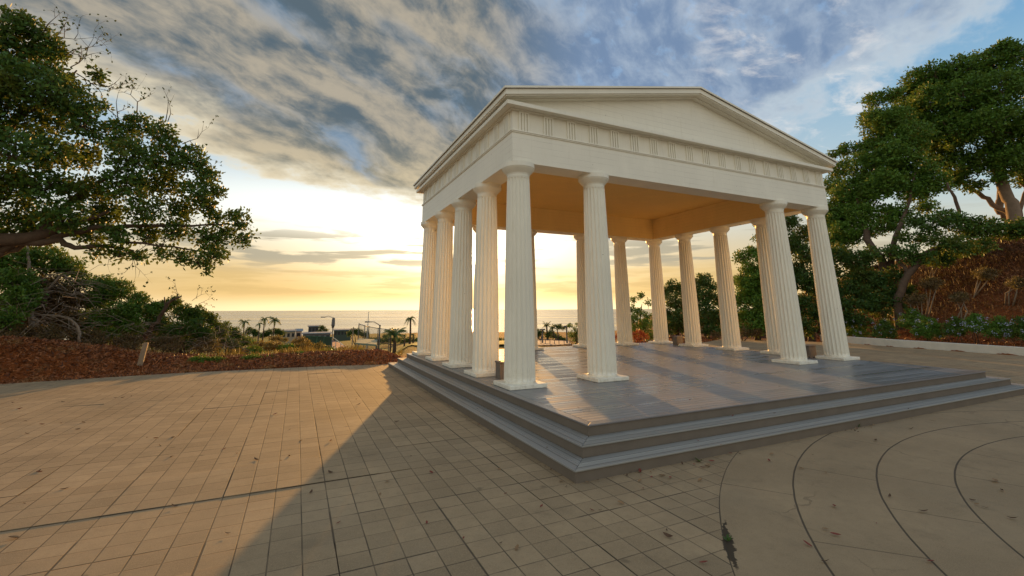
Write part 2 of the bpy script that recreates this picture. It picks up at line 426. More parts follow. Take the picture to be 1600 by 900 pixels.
def m_leaf(name, dark, light, warm, amt=.25, nsc=.9, trans=.24):
    mm, g = mat(name)
    isl = g.n('ShaderNodeNewGeometry').outputs['Random Per Island']
    n = g.noise(g.P, nsc, 3., .6)
    c = g.mix(isl, dark, light)
    c = g.mix(g.mul(g.ss(n, .52, .68), amt), c, warm)
    setb(g, c, .55, .35)
    t = g.n('ShaderNodeBsdfTranslucent'); g.put(t.inputs[0], g.mix(.55, c, (.30, .30, .04)))
    mx_ = g.n('ShaderNodeMixShader'); mx_.inputs[0].default_value = trans
    g.nt.links.new(g.b.outputs[0], mx_.inputs[1]); g.nt.links.new(t.outputs[0], mx_.inputs[2]); g.nt.links.new(mx_.outputs[0], g.o.inputs[0])
    return mm
M_leaf = m_leaf('leaf_deep', (.030, .080, .012), (.075, .165, .022), (.15, .15, .02), .45)
M_leafb = m_leaf('leaf_bright', (.045, .120, .014), (.115, .240, .026), (.17, .21, .03), .4, 1.5)
M_leafd = m_leaf('leaf_dark', (.022, .062, .012), (.055, .125, .020), (.09, .10, .02), .4)
M_leafdry = m_leaf('leaf_dry', (.075, .045, .020), (.20, .125, .055), (.11, .10, .03), .4, 2.)
M_leafred = m_leaf('leaf_red', (.22, .02, .012), (.50, .065, .03), (.36, .10, .02), .4, 2.)
M_gold = m_leaf('leaf_gold', (.16, .09, .02), (.36, .20, .05), (.16, .17, .03), .6, .5)
M_flower = m_plain('petal', (.50, .54, .80), .5, .05)
M_bark = m_plain('bark', (.10, .065, .042), .9, .4, 7.)
M_barkw = m_plain('bark_pale', (.22, .155, .105), .85, .30, 4.)
M_bone = m_plain('dead_wood', (.26, .20, .14), .9, .3, 6.)
M_metal = m_plain('grey_metal', (.12, .12, .12), .5, .1, 3., .3)
M_galv = m_plain('pale_metal', (.42, .42, .38), .5, .1)
M_wood = m_plain('weathered_wood', (.30, .22, .15), .85, .3, 8.)
M_conc = m_plain('curb_concrete', (.62, .60, .53), .85, .12, 2.5)
M_court = m_plain('court_surface', (.34, .15, .11), .9, .15, .1)
M_green = m_plain('green_netting', (.05, .11, .06), .8, .15, .5)
M_roofb = m_plain('flat_roof', (.20, .24, .27), .7, .1, .3)
M_wallb = m_plain('render_wall', (.36, .29, .20), .85, .15, .3)
M_dark = m_plain('dark_glass', (.03, .035, .04), .15, .1)
M_shade = m_plain('shelter_roof', (.16, .20, .14), .7, .1, .4)
M_box = m_plain('box_wood', (.17, .14, .115), .6, .2, 9.)
M_road = m_plain('asphalt', (.30, .24, .20), .9, .12, .5)
M_chip = m_leaf('mulch_chip', (.06, .020, .008), (.42, .155, .052), (.40, .24, .09), .5, 1., .0)

# ------------------------------------------------------------------ temple
XS = [0., 2.19, 4.35, 7.17, 9.33, 11.52]; YT = 1.9781; WX = 11.52; DY = 4*YT
ZD, TRD, RH = .4576, .3322, .4576/3
DL, DF, DR, DB = .602, 3.42, .332, .668
temple = tag(empty('temple_pavilion', (0, 0, 0)), 'open white Greek temple pavilion with fluted columns and a low pediment on grey wooden steps', 'pavilion')

def ring_z(mb, x0, x1, y0, y1, th, z0, z1, mi=0):
    """rectangular ring of thickness th inward from the outer rectangle"""
    o = [(x0,y0),(x1,y0),(x1,y1),(x0,y1)]; i = [(x0+th,y0+th),(x1-th,y0+th),(x1-th,y1-th),(x0+th,y1-th)]
    v = [(a,b,z) for z in (z0, z1) for a, b in o] + [(a,b,z) for z in (z0, z1) for a, b in i]
    f = []
    for k in range(4):
        n = (k+1) % 4
        f += [(k, n, 4+n, 4+k), (8+n, 8+k, 12+k, 12+n), (4+k, 4+n, 12+n, 12+k), (n, k, 8+k, 8+n)]
    mb.add(v, f, mi)

# steps and deck
x0, x1, y0, y1 = -DL, WX+DR, -DF, DY+DB
def frame_rect(k): return (x0-k*TRD, x1+k*TRD, y0-k*TRD, y1+(.0 if k == 0 else .004*k))
for k in (2, 1, 0):
    a0, a1, b0, b1 = frame_rect(k); zt = ZD-k*RH; zb = zt-RH
    ov = .022; th = .026
    nm = 'deck' if k == 0 else 'step'
    r_ = MB(); r_.box(a0+ov, a1-ov, b0+ov, b1-.004, zb+(.0 if k < 2 else -.04), zt-th)
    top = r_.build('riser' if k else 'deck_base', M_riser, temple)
    if k == 0:
        bw = .14
        d = MB(); d.box(a0+bw+.004, a1-bw-.004, b0+bw+.004, b1-.004, zt-th, zt-.001)
        dk = d.build('deck', M_deck, temple)
        t = MB()
        z0_, z1_ = zt-th+.001, zt
        for quad in ([(a0,b0),(a1,b0),(a1-bw,b0+bw),(a0+bw,b0+bw)], [(a0,b1),(a0,b0+.004),(a0+bw,b0+bw+.004),(a0+bw,b1)], [(a1,b0+.004),(a1,b1),(a1-bw,b1),(a1-bw,b0+bw+.004)]):
            v = [(a, b, z) for z in (z0_, z1_) for a, b in quad]
            t.add(v, [(0,3,2,1),(4,5,6,7),(0,1,5,4),(1,2,6,5),(2,3,7,6),(3,0,4,7)])
        t.build('deck_border', M_trim, temple, bevel=.008)
    else:
        i0, i1, j0, j1 = frame_rect(k-1)
        half = (i0-a0+.02)/2
        for side in range(3):
            t = MB()
            for q in range(2):
                oa, ob = q*(half+.003), q*(half+.003)+half-.003*(q == 0)
                if side == 0: quad = [(a0+oa,b0+oa),(a1-oa,b0+oa),(a1-ob,b0+ob),(a0+ob,b0+ob)]
                elif side == 1: quad = [(a0+oa,b1),(a0+oa,b0+oa+.005),(a0+ob,b0+ob+.005),(a0+ob,b1)]
                else: quad = [(a1-oa,b0+oa+.005),(a1-oa,b1),(a1-ob,b1),(a1-ob,b0+ob+.005)]
                v = [(a, b, z) for z in (zt-th+.001, zt) for a, b in quad]
                t.add(v, [(0,3,2,1),(4,5,6,7),(0,1,5,4),(1,2,6,5),(2,3,7,6),(3,0,4,7)])
            t.build('step_tread', M_tread if side == 0 else M_tread2, temple, bevel=.007)

# one column: shaft > plinth, capital
ZP, ZN, ZE = ZD+.0868, 5.19, 5.454
def flute_shaft():
    nf, per = 20, 8; n = nf*per; mb = MB(); vs = []
    H_ = ZN-ZP; zs = [0, .035, .05, .075, .11, .3]+[.3+(H_-.55)*i/10 for i in range(1, 11)]+[H_-.16, H_-.10, H_-.075, H_-.06, H_-.045, H_-.03, H_]
    for z in zs:
        t = z/H_; r = .3475+(.267-.3475)*t+.010*math.sin(math.pi*t)
        dep = .038*r/.3
        fade = min(1, max(0, (z-.035)/.06))*min(1, max(0, (H_-.075-z)/.04))
        if H_-.09 < z: fade = 0
        for j in range(n):
            ph = (j % per)/per; s_ = math.sin(math.pi*ph)**.6 if ph > 0 else 0.
            rr = r-dep*s_*fade
            if abs(z-(H_-.06)) < .012: rr -= .008
            th = 2*math.pi*j/n; vs.append((rr*math.cos(th), rr*math.sin(th), ZP+z))
    fs = [(i*n+j, i*n+(j+1) % n, (i+1)*n+(j+1) % n, (i+1)*n+j) for i in range(len(zs)-1) for j in range(n)]
    mb.add(vs, fs); return mb
shaft0 = flute_shaft().build('column', M_paint, temple)
p = MB(); p.box(-.44, .44, -.44, .44, ZD+.001, ZP+.002)
p.build('plinth', M_paint, shaft0, bevel=.014)
c = MB()
prof = [(.262, ZN-.002), (.272, ZN+.004), (.272, ZN+.016), (.280, ZN+.020), (.280, ZN+.032), (.290, ZN+.040), (.318, ZN+.070), (.348, ZN+.102), (.372, ZN+.130), (.382, ZN+.148), (.384, ZN+.158), (.397, ZN+.162), (.397, ZE+.012)]
c.lathe(prof, 56)
cap0 = c.build('capital', M_paint, shaft0, smooth=True); mo = cap0.modifiers.new('e', 'EDGE_SPLIT'); mo.split_angle = R(35)
pos = [(x, 0) for x in (XS[0], XS[1], XS[4], XS[5])]+[(x, DY) for x in XS]+[(x, j*YT) for x in (0, WX) for j in (1, 2, 3)]
for i, (x, y) in enumerate(pos):
    o = shaft0 if i == 0 else copy_tree(shaft0, temple)
    o.location = (x, y, 0); o.rotation_euler = (0, 0, 0)

# entablature
EO = .292
a = MB(); ring_z(a, -EO, WX+EO, -EO, DY+EO, 2*EO, ZE, 6.205); ob = a.build('architrave', M_board, temple)
# thin lining over the inner faces carries the bounced sunlight in its colour
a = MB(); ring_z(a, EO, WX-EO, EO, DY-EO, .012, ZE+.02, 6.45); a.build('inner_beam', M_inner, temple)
a = MB(); ring_z(a, -EO-.040, WX+EO+.040, -EO-.040, DY+EO+.040, .3, 6.206, 6.234); ring_z(a, -EO-.024, WX+EO+.024, -EO-.024, DY+EO+.024, .28, 6.178, 6.2055); a.build('taenia_moulding', M_paint, temple, bevel=.004)
fr = MB(); ring_z(fr, -EO+.012, WX+EO-.012, -EO+.012, DY+EO-.012, .3, 6.2345, 6.745); frz = fr.build('frieze', M_frieze, temple)
tg = MB(); hw = .135
z0, z1 = 6.236, 6.730
tg.box(-hw, hw, -.036, .0, z1-.045, z1)
bw = 2*hw/7.4
for q in range(4):
    xx = -hw+q*(2*hw-bw)/3; tg.box(xx, xx+bw, -.036, 0, z0, z1-.046)
trig0 = tg.build('triglyph', M_paint, frz)
plc = [(-EO+.31+kk*(WX+2*EO-.62)/17, -EO+.012, 0) for kk in range(18)]
plc += [(-EO+.31+kk*(WX+2*EO-.62)/17, DY+EO-.012, math.pi) for kk in range(18)]
plc += [(-EO+.012, -EO+.31+kk*(DY+2*EO-.62)/12, -math.pi/2) for kk in range(13)]
plc += [(WX+EO-.012, -EO+.31+kk*(DY+2*EO-.62)/12, math.pi/2) for kk in range(13)]
for i, (x, y, rz) in enumerate(plc):
    o = trig0 if i == 0 else trig0.copy()
    if i: COL.objects.link(o)
    o.parent = frz; o.location = (x, y, 0); o.rotation_euler = (0, 0, rz)
a = MB(); ring_z(a, -.525, WX+.525, -.525, DY+.525, .72, 6.760, 6.8586); ring_z(a, -.36, WX+.36, -.36, DY+.36, .4, 6.732, 6.7595); a.build('cornice', M_paint, temple, bevel=.005)
# ceiling
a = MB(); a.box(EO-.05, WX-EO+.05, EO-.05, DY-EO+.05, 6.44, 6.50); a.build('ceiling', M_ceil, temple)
# pediments, raking cornices, roof
SL = (8.525-7.112)/(WX/2+.648)
def rake_z(x, z0=7.112, half=.648): return z0+SL*(min(x+half, WX+half-x))
def gable(mb, y0, y1, xo, zt, th, mi=0):
    """chevron strip following the roof slope; outer x overhang xo; top height offset zt at the eave line; vertical thickness th"""
    xs = [-xo, WX/2, WX+xo]
    zt_ = [7.112+SL*(.648-xo)+zt, 8.525+zt, 7.112+SL*(.648-xo)+zt]
    v = []
    for x, z in zip(xs, zt_): v += [(x, y0, z), (x, y1, z), (x, y1, z-th), (x, y0, z-th)]
    f = [(3,2,1,0), (8,9,10,11)]
    for q in (0, 4): f += [(q+0,q+1,q+5,q+4), (q+1,q+2,q+6,q+5), (q+2,q+3,q+7,q+6), (q+3,q+0,q+4,q+7)]
    mb.add(v, f, mi)
a = MB(); gable(a, -.635, DY+.635, .635, -.006, .044); a.build('roof', M_roof, temple)
a = MB(); gable(a, -.648, -.636, .648, .004, .052); gable(a, DY+.636, DY+.648, .648, .004, .052)
for xa, xb in ((-.648, -.636), (WX+.636, WX+.648)): a.box(xa, xb, -.635, DY+.635, 7.112-.048, 7.112+.004)
a.build('roof_edge', M_paint, temple)
for ya, yb in ((-.60, -.14), (DY+.14, DY+.60)):
    a = MB(); gable(a, ya, yb, .600, -.052, .135)
    gable(a, min(ya, yb)+.03 if ya < 0 else ya, yb if ya < 0 else yb-.03, .572, -.1875, .028)
    gable(a, ya+.20 if ya < 0 else ya, yb if ya < 0 else yb-.2, .40, -.216, .030)
    a.build('raking_cornice', M_paint, temple, bevel=.004)
for xa, xb in ((-.60, -.3), (WX+.3, WX+.60)):
    a = MB(); zz = 7.112+SL*(.048)-.053; a.box(xa, xb, -.139, DY+.139, zz-.135, zz)
    xa2, xb2 = (xa+.028, xb) if xa < 0 else (xa, xb-.028)
    a.box(xa2, xb2, -.139, DY+.139, zz-.165, zz-.136); a.build('eave_fascia', M_paint, temple, bevel=.004)
for y in (-.26, DY+.26-.08):
    a = MB(); zb = 6.859
    v = []
    for yy in (y, y+.08): v += [(-.42, yy, zb), (WX+.42, yy, zb), (WX+.42, yy, 6.93), (WX/2, yy, 8.32), (-.42, yy, 6.93)]
    a.add(v, [(0,1,2,3,4), (9,8,7,6,5), (0,5,6,1), (1,6,7,2), (2,7,8,3), (3,8,9,4), (4,9,5,0)])
    a.build('pediment', M_board, temple)

# low boxes standing beside the side columns
for i, (x, y, lab) in enumerate(((-.03, 1.02, 'low grey wooden box on the deck right behind the nearest corner column'),
                  (11.12, .62, 'low wooden box behind the front right corner column'),
                  (-.03, 3.2*YT, 'low wooden box on the deck near the far left corner column'),
                  (11.25, 3.35*YT, 'low wooden box on the deck at the far right corner'))):
    b = MB(); b.box(.015, .385, .015, .285, .001, .36)
    bx_ = empty('deck_box', (x, y, ZD)); tag(bx_, lab, 'box', 'low boxes beside the side columns')
    b.build('body', M_box if i != 1 else M_box, bx_, bevel=.006)
    b = MB(); b.box(0, .40, 0, .30, .361, .395); b.build('lid', M_box, bx_, bevel=.006)

# ------------------------------------------------------------------ ground
rng = np.random.default_rng(3)
def sstep(x, a, b):
    t = np.clip((x-a)/(b-a), 0, 1); return t*t*(3-2*t)
_H = rng.random((256, 256))
def vnoise(x, y):
    x = np.asarray(x, float); y = np.asarray(y, float)
    i, j = np.floor(x).astype(int), np.floor(y).astype(int); fx, fy = x-i, y-j
    fx = fx*fx*(3-2*fx); fy = fy*fy*(3-2*fy); h = lambda a, b: _H[a & 255, b & 255]
    return (h(i, j)*(1-fx)+h(i+1, j)*fx)*(1-fy)+(h(i, j+1)*(1-fx)+h(i+1, j+1)*fx)*fy
def fb(x, y, o=4):
    s_, a_ = 0, .5
    for k_ in range(o): s_ = s_+a_*(vnoise(x*2**k_+17*k_, y*2**k_+5*k_)-.5); a_ *= .5
    return s_
# edge of the plaza: y of the far edge as a function of x, and the curb on the right
EX = np.array([-60, -30, -12.15, -9.3, -5.7, -3.5, -1.3, 1., 12., 15., 19.5, 21.5, 23., 60])
EY = np.array([7.5, 8.3, 9.62, 10.02, 10.25, 9.9, 9.45, 9.4, 9.6, 10.6, 12.2, 13.2, 14., 15.])
CURB = [(23.4, -26), (23.9, -8), (24.45, -.6), (24.75, 1.9), (25.15, 4.7), (25.9, 7.5), (27., 10.6)]
CX = np.array([c_[0] for c_ in CURB]); CYY = np.array([c_[1] for c_ in CURB])
def far_edge(x): return np.interp(x, EX, EY)
def curb_x(y): return np.interp(y, CYY, CX)
def height(x, y):
    x = np.asarray(x, float); y = np.asarray(y, float)
    d1 = y-far_edge(x)                      # beyond the far edge
    d2 = x-curb_x(y)                        # beyond the curb
    out1, out2 = np.maximum(d1, 0), np.maximum(d2, 0)
    azm = np.degrees(np.arctan2(x-CAM[0], y-CAM[1])); dist = np.hypot(x-CAM[0], y-CAM[1])
    # left mulch bank
    left = sstep(azm, 13.5, 9.)
    hb = .40+.10*fb(x*.4, y*.4)+1.15*sstep(-x, 7., 15.)
    rise = hb*sstep(out1, 0., 2.4)
    # ground falling away to the playing fields
    fall = np.interp(dist, [20, 24, 60, 120, 270, 400, 470, 900, 5000], [0, -.3, -5.0, -8.5, -13, -17, -24, -62, -75])
    fallc = np.interp(dist, [18, 30, 52, 75, 110, 270, 400, 470, 900, 5000], [-.05, -.8, -1.75, -3., -6., -13, -17, -24, -62, -75])
    hl = rise*sstep(dist, 60, 26)+fall*(1-.0*left)
    hc = -.05+fallc*sstep(out1, 0., 1.5)
    h1 = hl*left+hc*(1-left)
    # bank on the right, climbing behind the curb and the flower bed
    top = np.interp(azm, [36, 46, 52, 58, 64, 72, 80, 100], [0., .2, .8, 2.6, 4.6, 5.8, 6.4, 6.6])
    bk = np.maximum(sstep(out2, .3, 14.), sstep(out1, 1., 20.)*sstep(azm, 40, 50))
    flow = np.interp(dist, [30, 60, 200, 900], [1, 1.2, .4, 0])
    h2 = top*bk*flow+.32*sstep(out2, .15, .5)
    right = sstep(azm, 36., 44.)
    h = h1*(1-right)+(h2+fallc*0-.05+ -60*sstep(dist, 250, 900))*right
    outside = np.maximum(out1, out2)
    h = h+sstep(outside, .2, 1.5)*(.16*fb(x*.9, y*.9)+.05*fb(x*6, y*6, 2)*(dist < 60)+(.8*fb(x*.08, y*.08)*sstep(dist, 30, 80)))
    return np.where(outside <= 0.02, -.06, h)
rings = [1.5*1.026**i for i in range(0, 255)]
rings = [r_ for r_ in rings if r_ < 950]
fine = np.concatenate([np.arange(-32, 86, .28), np.arange(86, 328, 4.)])
rr_, aa_ = np.meshgrid(np.array(rings), np.radians(fine), indexing='ij')
gx = CAM[0]+rr_*np.sin(aa_); gy = CAM[1]+rr_*np.cos(aa_); gz = height(gx, gy)
nr, na = gx.shape
vv = np.stack([gx.ravel(), gy.ravel(), gz.ravel()], 1)
ii, jj = np.meshgrid(np.arange(nr-1), np.arange(na), indexing='ij')
j2 = (jj+1) % na
quads = np.stack([ii*na+jj, ii*na+j2, (ii+1)*na+j2, (ii+1)*na+jj], -1).reshape(-1, 4)
quads = quads[:, ::-1]
vv = np.vstack([vv, [[CAM[0], CAM[1], -.06]]])
def fast_mesh(name, V, Q, mats, parent=None, smooth=False, n=4):
    me = bpy.data.meshes.new(name); V = np.asarray(V, np.float32); Q = np.asarray(Q, np.int32)
    me.vertices.add(len(V)); me.vertices.foreach_set('co', V.ravel())
    me.loops.add(Q.size); me.loops.foreach_set('vertex_index', Q.ravel())
    me.polygons.add(len(Q)); me.polygons.foreach_set('loop_start', np.arange(0, Q.size, n, dtype=np.int32))
    try: me.polygons.foreach_set('loop_total', np.full(len(Q), n, dtype=np.int32))
    except Exception: pass
    for mm in (mats if isinstance(mats, (list, tuple)) else [mats]): me.materials.append(mm)
    me.update(calc_edges=True); me.validate()
    if smooth: me.polygons.foreach_set('use_smooth', [True]*len(me.polygons))
    o = bpy.data.objects.new(name, me); COL.objects.link(o)
    if parent: o.parent = parent
    return o
o = fast_mesh('ground', vv, quads, M_ground, smooth=True); tag(o, kind='structure')
# sea
s_ = MB(); s_.add([(-90000, 120, -58), (90000, 120, -58), (90000, 120000, -58), (-90000, 120000, -58)], [(0, 1, 2, 3)])
tag(s_.build('sea', M_sea), kind='structure')

# paving: settled slabs of tiles on the left, one sheet elsewhere
pv = MB()
rows = [-30, -12.12, -7.53, -4.29, -2.67, -1.59, .57, 3.0, 4.62, 6.24, 7.86, 10.4]
XR = -1.26-.004   # just short of the step front on the left... slabs end here
col0 = -4.01
edges_x = [col0+TS*4*k_ for k_ in range(-22, 11)]
edges_x = [e for e in edges_x if e < -1.5]+[-1.33]
random.seed(11)
for q in range(len(rows)-1):
    ya, yb = rows[q], rows[q+1]
    xs = [edges_x[0]]; k_ = 0
    while k_ < len(edges_x)-1:
        k_ = min(k_+random.choice([1, 2, 2, 3, 4, 5]), len(edges_x)-1); xs.append(edges_x[k_])
    for xa, xb in zip(xs[:-1], xs[1:]):
        near_far = ya > 9
        amp = .014 if ya > -3 and xb < -2.4 else .004
        base = random.uniform(0, amp*.6)
        # the near edge of a slab sits a little lower than the far edge of the slab in front of it, or the other way
        hs = [base+random.uniform(0, amp*.5), base+random.uniform(0, amp*.5), base+random.uniform(0, amp), base+random.uniform(0, amp)]
        gp = .0035
        X0, X1, Y0, Y1 = xa+gp, xb-gp, ya+gp, yb-gp
        if yb > 10:
            pts = [(X0, Y0), (X1, Y0), (X1, max(Y0+.1, float(far_edge(X1))+.05)), (X0, max(Y0+.1, float(far_edge(X0))+.05))]
        else: pts = [(X0, Y0), (X1, Y0), (X1, Y1), (X0, Y1)]
        v = [(a_, b_, -.07) for a_, b_ in pts]+[(a_, b_, z_) for (a_, b_), z_ in zip(pts, hs)]
        pv.add(v, [(4,5,6,7),(0,1,5,4),(1,2,6,5),(2,3,7,6),(3,0,4,7)])
# the sheet: right of x=-1.33
sh = [(-1.326, -30), (23.3, -30)]+[(c_[0]-.002, c_[1]) for c_ in CURB[:-1]]
bk_ = [(x_, float(far_edge(x_))+.05) for x_ in (23., 21.5, 19.5, 17., 15., 12., 6., 1., -1.326)]
sh += bk_
pv.add([(a_, b_, 0.) for a_, b_ in sh], [tuple(range(len(sh)))])
tag(pv.build('pavement', M_pave), kind='structure')
rb = MB(); rb.add([(-40, -30, -.05), (-1.33, -30, -.05), (-1.33, 9.6, -.05), (-40, 7.9, -.05)], [(0, 1, 2, 3)])
# curb
cb = MB(); n = 60; ys = [-24+i*(33.5/n) for i in range(n+1)]
v = []
for y_ in ys:
    x_ = float(curb_x(y_)); hh = .36+.02*math.sin(y_*.3)
    v += [(x_, y_, -.05), (x_, y_, hh-.02), (x_+.02, y_, hh), (x_+.24, y_, hh), (x_+.25, y_, -.05)]
f = []
for i in range(n):
    for j in range(4): f.append((i*5+j, (i+1)*5+j, (i+1)*5+j+1, i*5+j+1))
f = [t_[::-1] for t_ in f]; f += [(0,1,2,3,4), tuple(n*5+j for j in (4,3,2,1,0))]
cb.add(v, f); tag(cb.build('curb_wall', M_conc), 'long low white concrete curb wall holding the flower bed on the right', 'curb wall')
# low white curb edge behind, turning away

# ------------------------------------------------------------------ foliage
def leaves(centers, ups, n_per, spread, size, rs, flat=.0, asp=.42, updir=.35):
    """rosettes of small pointed leaves around the given centres"""
    N = len(centers)*n_per
    c = np.repeat(centers, n_per, 0)
    d = rs.normal(size=(N, 3)); d /= np.linalg.norm(d, axis=1)[:, None]
    d[:, 2] += updir; d /= np.linalg.norm(d, axis=1)[:, None]
    sp = np.repeat(spread, n_per)[:, None] if np.ndim(spread) else spread
    base = c+d*sp*rs.random((N, 1))*np.array([1, 1, .75])
    ax = d+rs.normal(size=(N, 3))*.55; ax /= np.linalg.norm(ax, axis=1)[:, None]
    t = np.cross(ax, rs.normal(size=(N, 3))); t /= np.linalg.norm(t, axis=1)[:, None]
    L = size*(.65+.7*rs.random((N, 1))); Wd = L*(asp+.14)
    v = np.stack([base, base+ax*L*.45+t*Wd*.5, base+ax*L, base+ax*L*.45-t*Wd*.5], 1).reshape(-1, 3)
    q = np.arange(N*4).reshape(-1, 4)
    return v, q
def clump_centers(c, r, n, rs, flat=.75, shell=.45):
    d = rs.normal(size=(n, 3)); d /= np.linalg.norm(d, axis=1)[:, None]
    rad_ = r*(shell+(1-shell)*rs.random((n, 1))**.6)
    return c+d*rad_*np.array([1, 1, flat])
def crown(parent, clumps, mats, leaf=.10, dens=1., twig=True, bark=None, seed=1, n_per=14, flat=.9, name='crown', shell=.35, sprd=1.7, updir=.35, asp=.42, fill=1.):
    """clumps: (u, v, r_px, dist) in photo pixels -> real spheres of foliage at that distance"""
    rs = np.random.default_rng(seed); VV, QQ = [], []; off = 0; tw = MB(); cs_ = []
    for (u_, v_, rp, dd) in clumps:
        c = at(u_, v_, dd); r_ = rad(rp, dd, u_, v_)*1.0
        cs_.append((c, r_))
        n = max(8, int(dens*(r_/leaf)**2*3.6*fill))
        cc = clump_centers(c, r_*.88, n, rs, flat, shell)
        # break up the outline: drop wedges of the clump
        ph = rs.normal(size=(3, 3))
        keep = np.ones(len(cc), bool)
        for k_ in range(3):
            pd = (cc-c)@(ph[k_]/np.linalg.norm(ph[k_]))/r_
            keep &= ~((pd > .62) & (rs.random(len(cc)) < .75))
        cc = cc[keep]
        v, q = leaves(cc, None, n_per, leaf*sprd, leaf, rs, updir=updir, asp=asp)
        VV.append(v); QQ.append(q+off); off += len(v)
        if twig:
            for t_ in cc[::max(1, len(cc)//14)]:
                mid = (c+t_)/2+rs.normal(size=3)*r_*.10
                tw.tube([c-np.array([0, 0, r_*.25]), mid, t_], [max(.008, r_*.022), max(.006, r_*.012), .005], 4, False)
    o = fast_mesh(name, np.vstack(VV), np.vstack(QQ), mats, parent)
    if twig and tw.v: tw.build('twigs', bark or M_bark, parent)['kind'] = 'stuff'
    return cs_
def limb(parent, pts, rs_, m_, name='branch', n=9, wob=.0, seed=0):
    """pts: (u, v, dist); radii in metres; resampled with a little wander"""
    P_ = [at(*p_) for p_ in pts]; rs = np.random.default_rng(seed+len(pts))
    if name == 'trunk':
        g_ = P_[0].copy(); g_[2] = float(height(g_[0], g_[1]))-.3
        if g_[2] < P_[0][2]: P_ = [g_+(P_[0]-P_[1])*np.array([.3, .3, 0])]+P_; rs_ = [rs_[0]*1.25]+list(rs_)
    out_, ro_ = [], []
    for i in range(len(P_)-1):
        for t in (0, .33, .66):
            p_ = P_[i]*(1-t)+P_[i+1]*t
            if not (i == 0 and t == 0): p_ = p_+rs.normal(size=3)*wob*rs_[i]
            out_.append(p_); ro_.append(rs_[i]*(1-t)+rs_[i+1]*t)
    out_.append(P_[-1]); ro_.append(rs_[-1])
    b = MB(); b.tube(out_, ro_, n); return b.build(name, m_, parent, smooth=True)
def ground_pt(u_, v_, dist):
    p_ = at(u_, v_, dist); p_[2] = float(height(p_[0], p_[1])); return p_

# ---- big tree on the left
T = tag(empty('broadleaf_tree', tuple(ground_pt(-90, 560, 21))), 'huge dark spreading tree at the left edge, its boughs hanging out over the view', 'tree')
T.location = (0, 0, 0)
D1 = 18.5
crown(T, [
 (10,40,38,D1),(50,52,32,D1),(82,80,26,D1),(20,85,42,D1+.6),(70,105,34,D1),(105,135,22,D1),(95,140,30,D1-.5),(150,118,16,D1),
 (10,125,44,D1-.8),(60,140,46,D1-1),(110,165,38,D1-.6),(25,185,42,D1+.4),(90,190,34,D1+1),(130,195,30,D1-.6),(148,165,17,D1),
 (20,240,46,D1-1),(80,235,44,D1-.4),(125,245,34,D1+.8),(185,215,32,D1),(215,195,22,D1),(250,215,30,D1-.5),(205,245,40,D1-.8),
 (265,250,38,D1-.4),(300,250,26,D1),(320,275,24,D1),(310,300,30,D1-.4),(250,290,38,D1+.5),(190,290,36,D1-.6),(130,300,36,D1),
 (70,290,38,D1-.6),(15,300,40,D1),(40,340,36,D1+.5),(100,340,34,D1-.5),(160,335,34,D1+.6),(225,330,30,D1-.4),(285,330,28,D1+.4),
 (335,300,18,D1),(330,325,16,D1),(340,345,18,D1),(372,345,22,D1-.3),(382,372,16,D1-.3),(350,372,20,D1),(318,370,22,D1),(335,398,22,D1),(310,408,18,D1),(322,420,10,D1),
 (270,362,24,D1),(230,366,24,D1+.4),(180,368,22,D1-.3),(140,366,24,D1+.5),(150,392,16,D1),(185,398,16,D1),(215,400,14,D1),(255,398,15,D1),(285,402,14,D1),
 (60,372,24,D1+1),(20,365,26,D1+1),
 (-40,60,50,D1),(-50,130,60,D1),(-55,200,60,D1),(-50,280,60,D1),(-60,340,50,D1+1),(-130,100,70,D1+.5),(-150,190,80,D1+.5),(-150,280,75,D1+.5),(-230,150,70,D1+1),(-240,250,75,D1+1),(-90,20,50,D1)],
 M_leaf, leaf=.125, dens=.80, seed=4, n_per=12, flat=.88, shell=.30, bark=M_bark)
# open twigs with seed heads along the upper edge
def spray(parent, starts, seed, m_, nseg=5, step=16, head=.045, name='bare_twig'):
    rs = random.Random(seed); b = MB(); h = MB()
    def grow(u_, v_, du, dv, d_, r_, n_, lvl):
        pts = [at(u_, v_, d_)]; rr = [r_]
        for i in range(n_):
            a_ = rs.gauss(0, .32); du, dv = du*math.cos(a_)-dv*math.sin(a_), du*math.sin(a_)+dv*math.cos(a_)
            u_ += du*step; v_ += dv*step; d_ += rs.gauss(0, .15)
            pts.append(at(u_, v_, d_)); rr.append(r_*(1-(i+1)/(n_+.6)))
            if lvl < 2 and rs.random() < .75:
                s_ = rs.choice((-1, 1))*rs.uniform(.5, 1.1)
                grow(u_, v_, (du*math.cos(s_)-dv*math.sin(s_))*.62, (du*math.sin(s_)+dv*math.cos(s_))*.62, d_, rr[-1]*.8+.002, max(2, n_-2), lvl+1)
            if rs.random() < .5:
                p_ = pts[-1]+np.array([rs.gauss(0, .03), rs.gauss(0, .03), rs.gauss(0, .04)])
                q_ = [p_+head*np.array([rs.gauss(0, .6), rs.gauss(0, .6), rs.gauss(0, .6)]) for _ in range(7)]
                h.add(q_, [(0,1,2),(2,3,4),(4,5,6),(0,3,6),(1,4,5),(2,6,0)])
        b.tube(pts, rr, 4, False)
    for s_ in starts: grow(*s_)
    b.build(name, m_, parent)['kind'] = 'stuff'; h.build('seed_heads', M_leafd, parent)['kind'] = 'stuff'
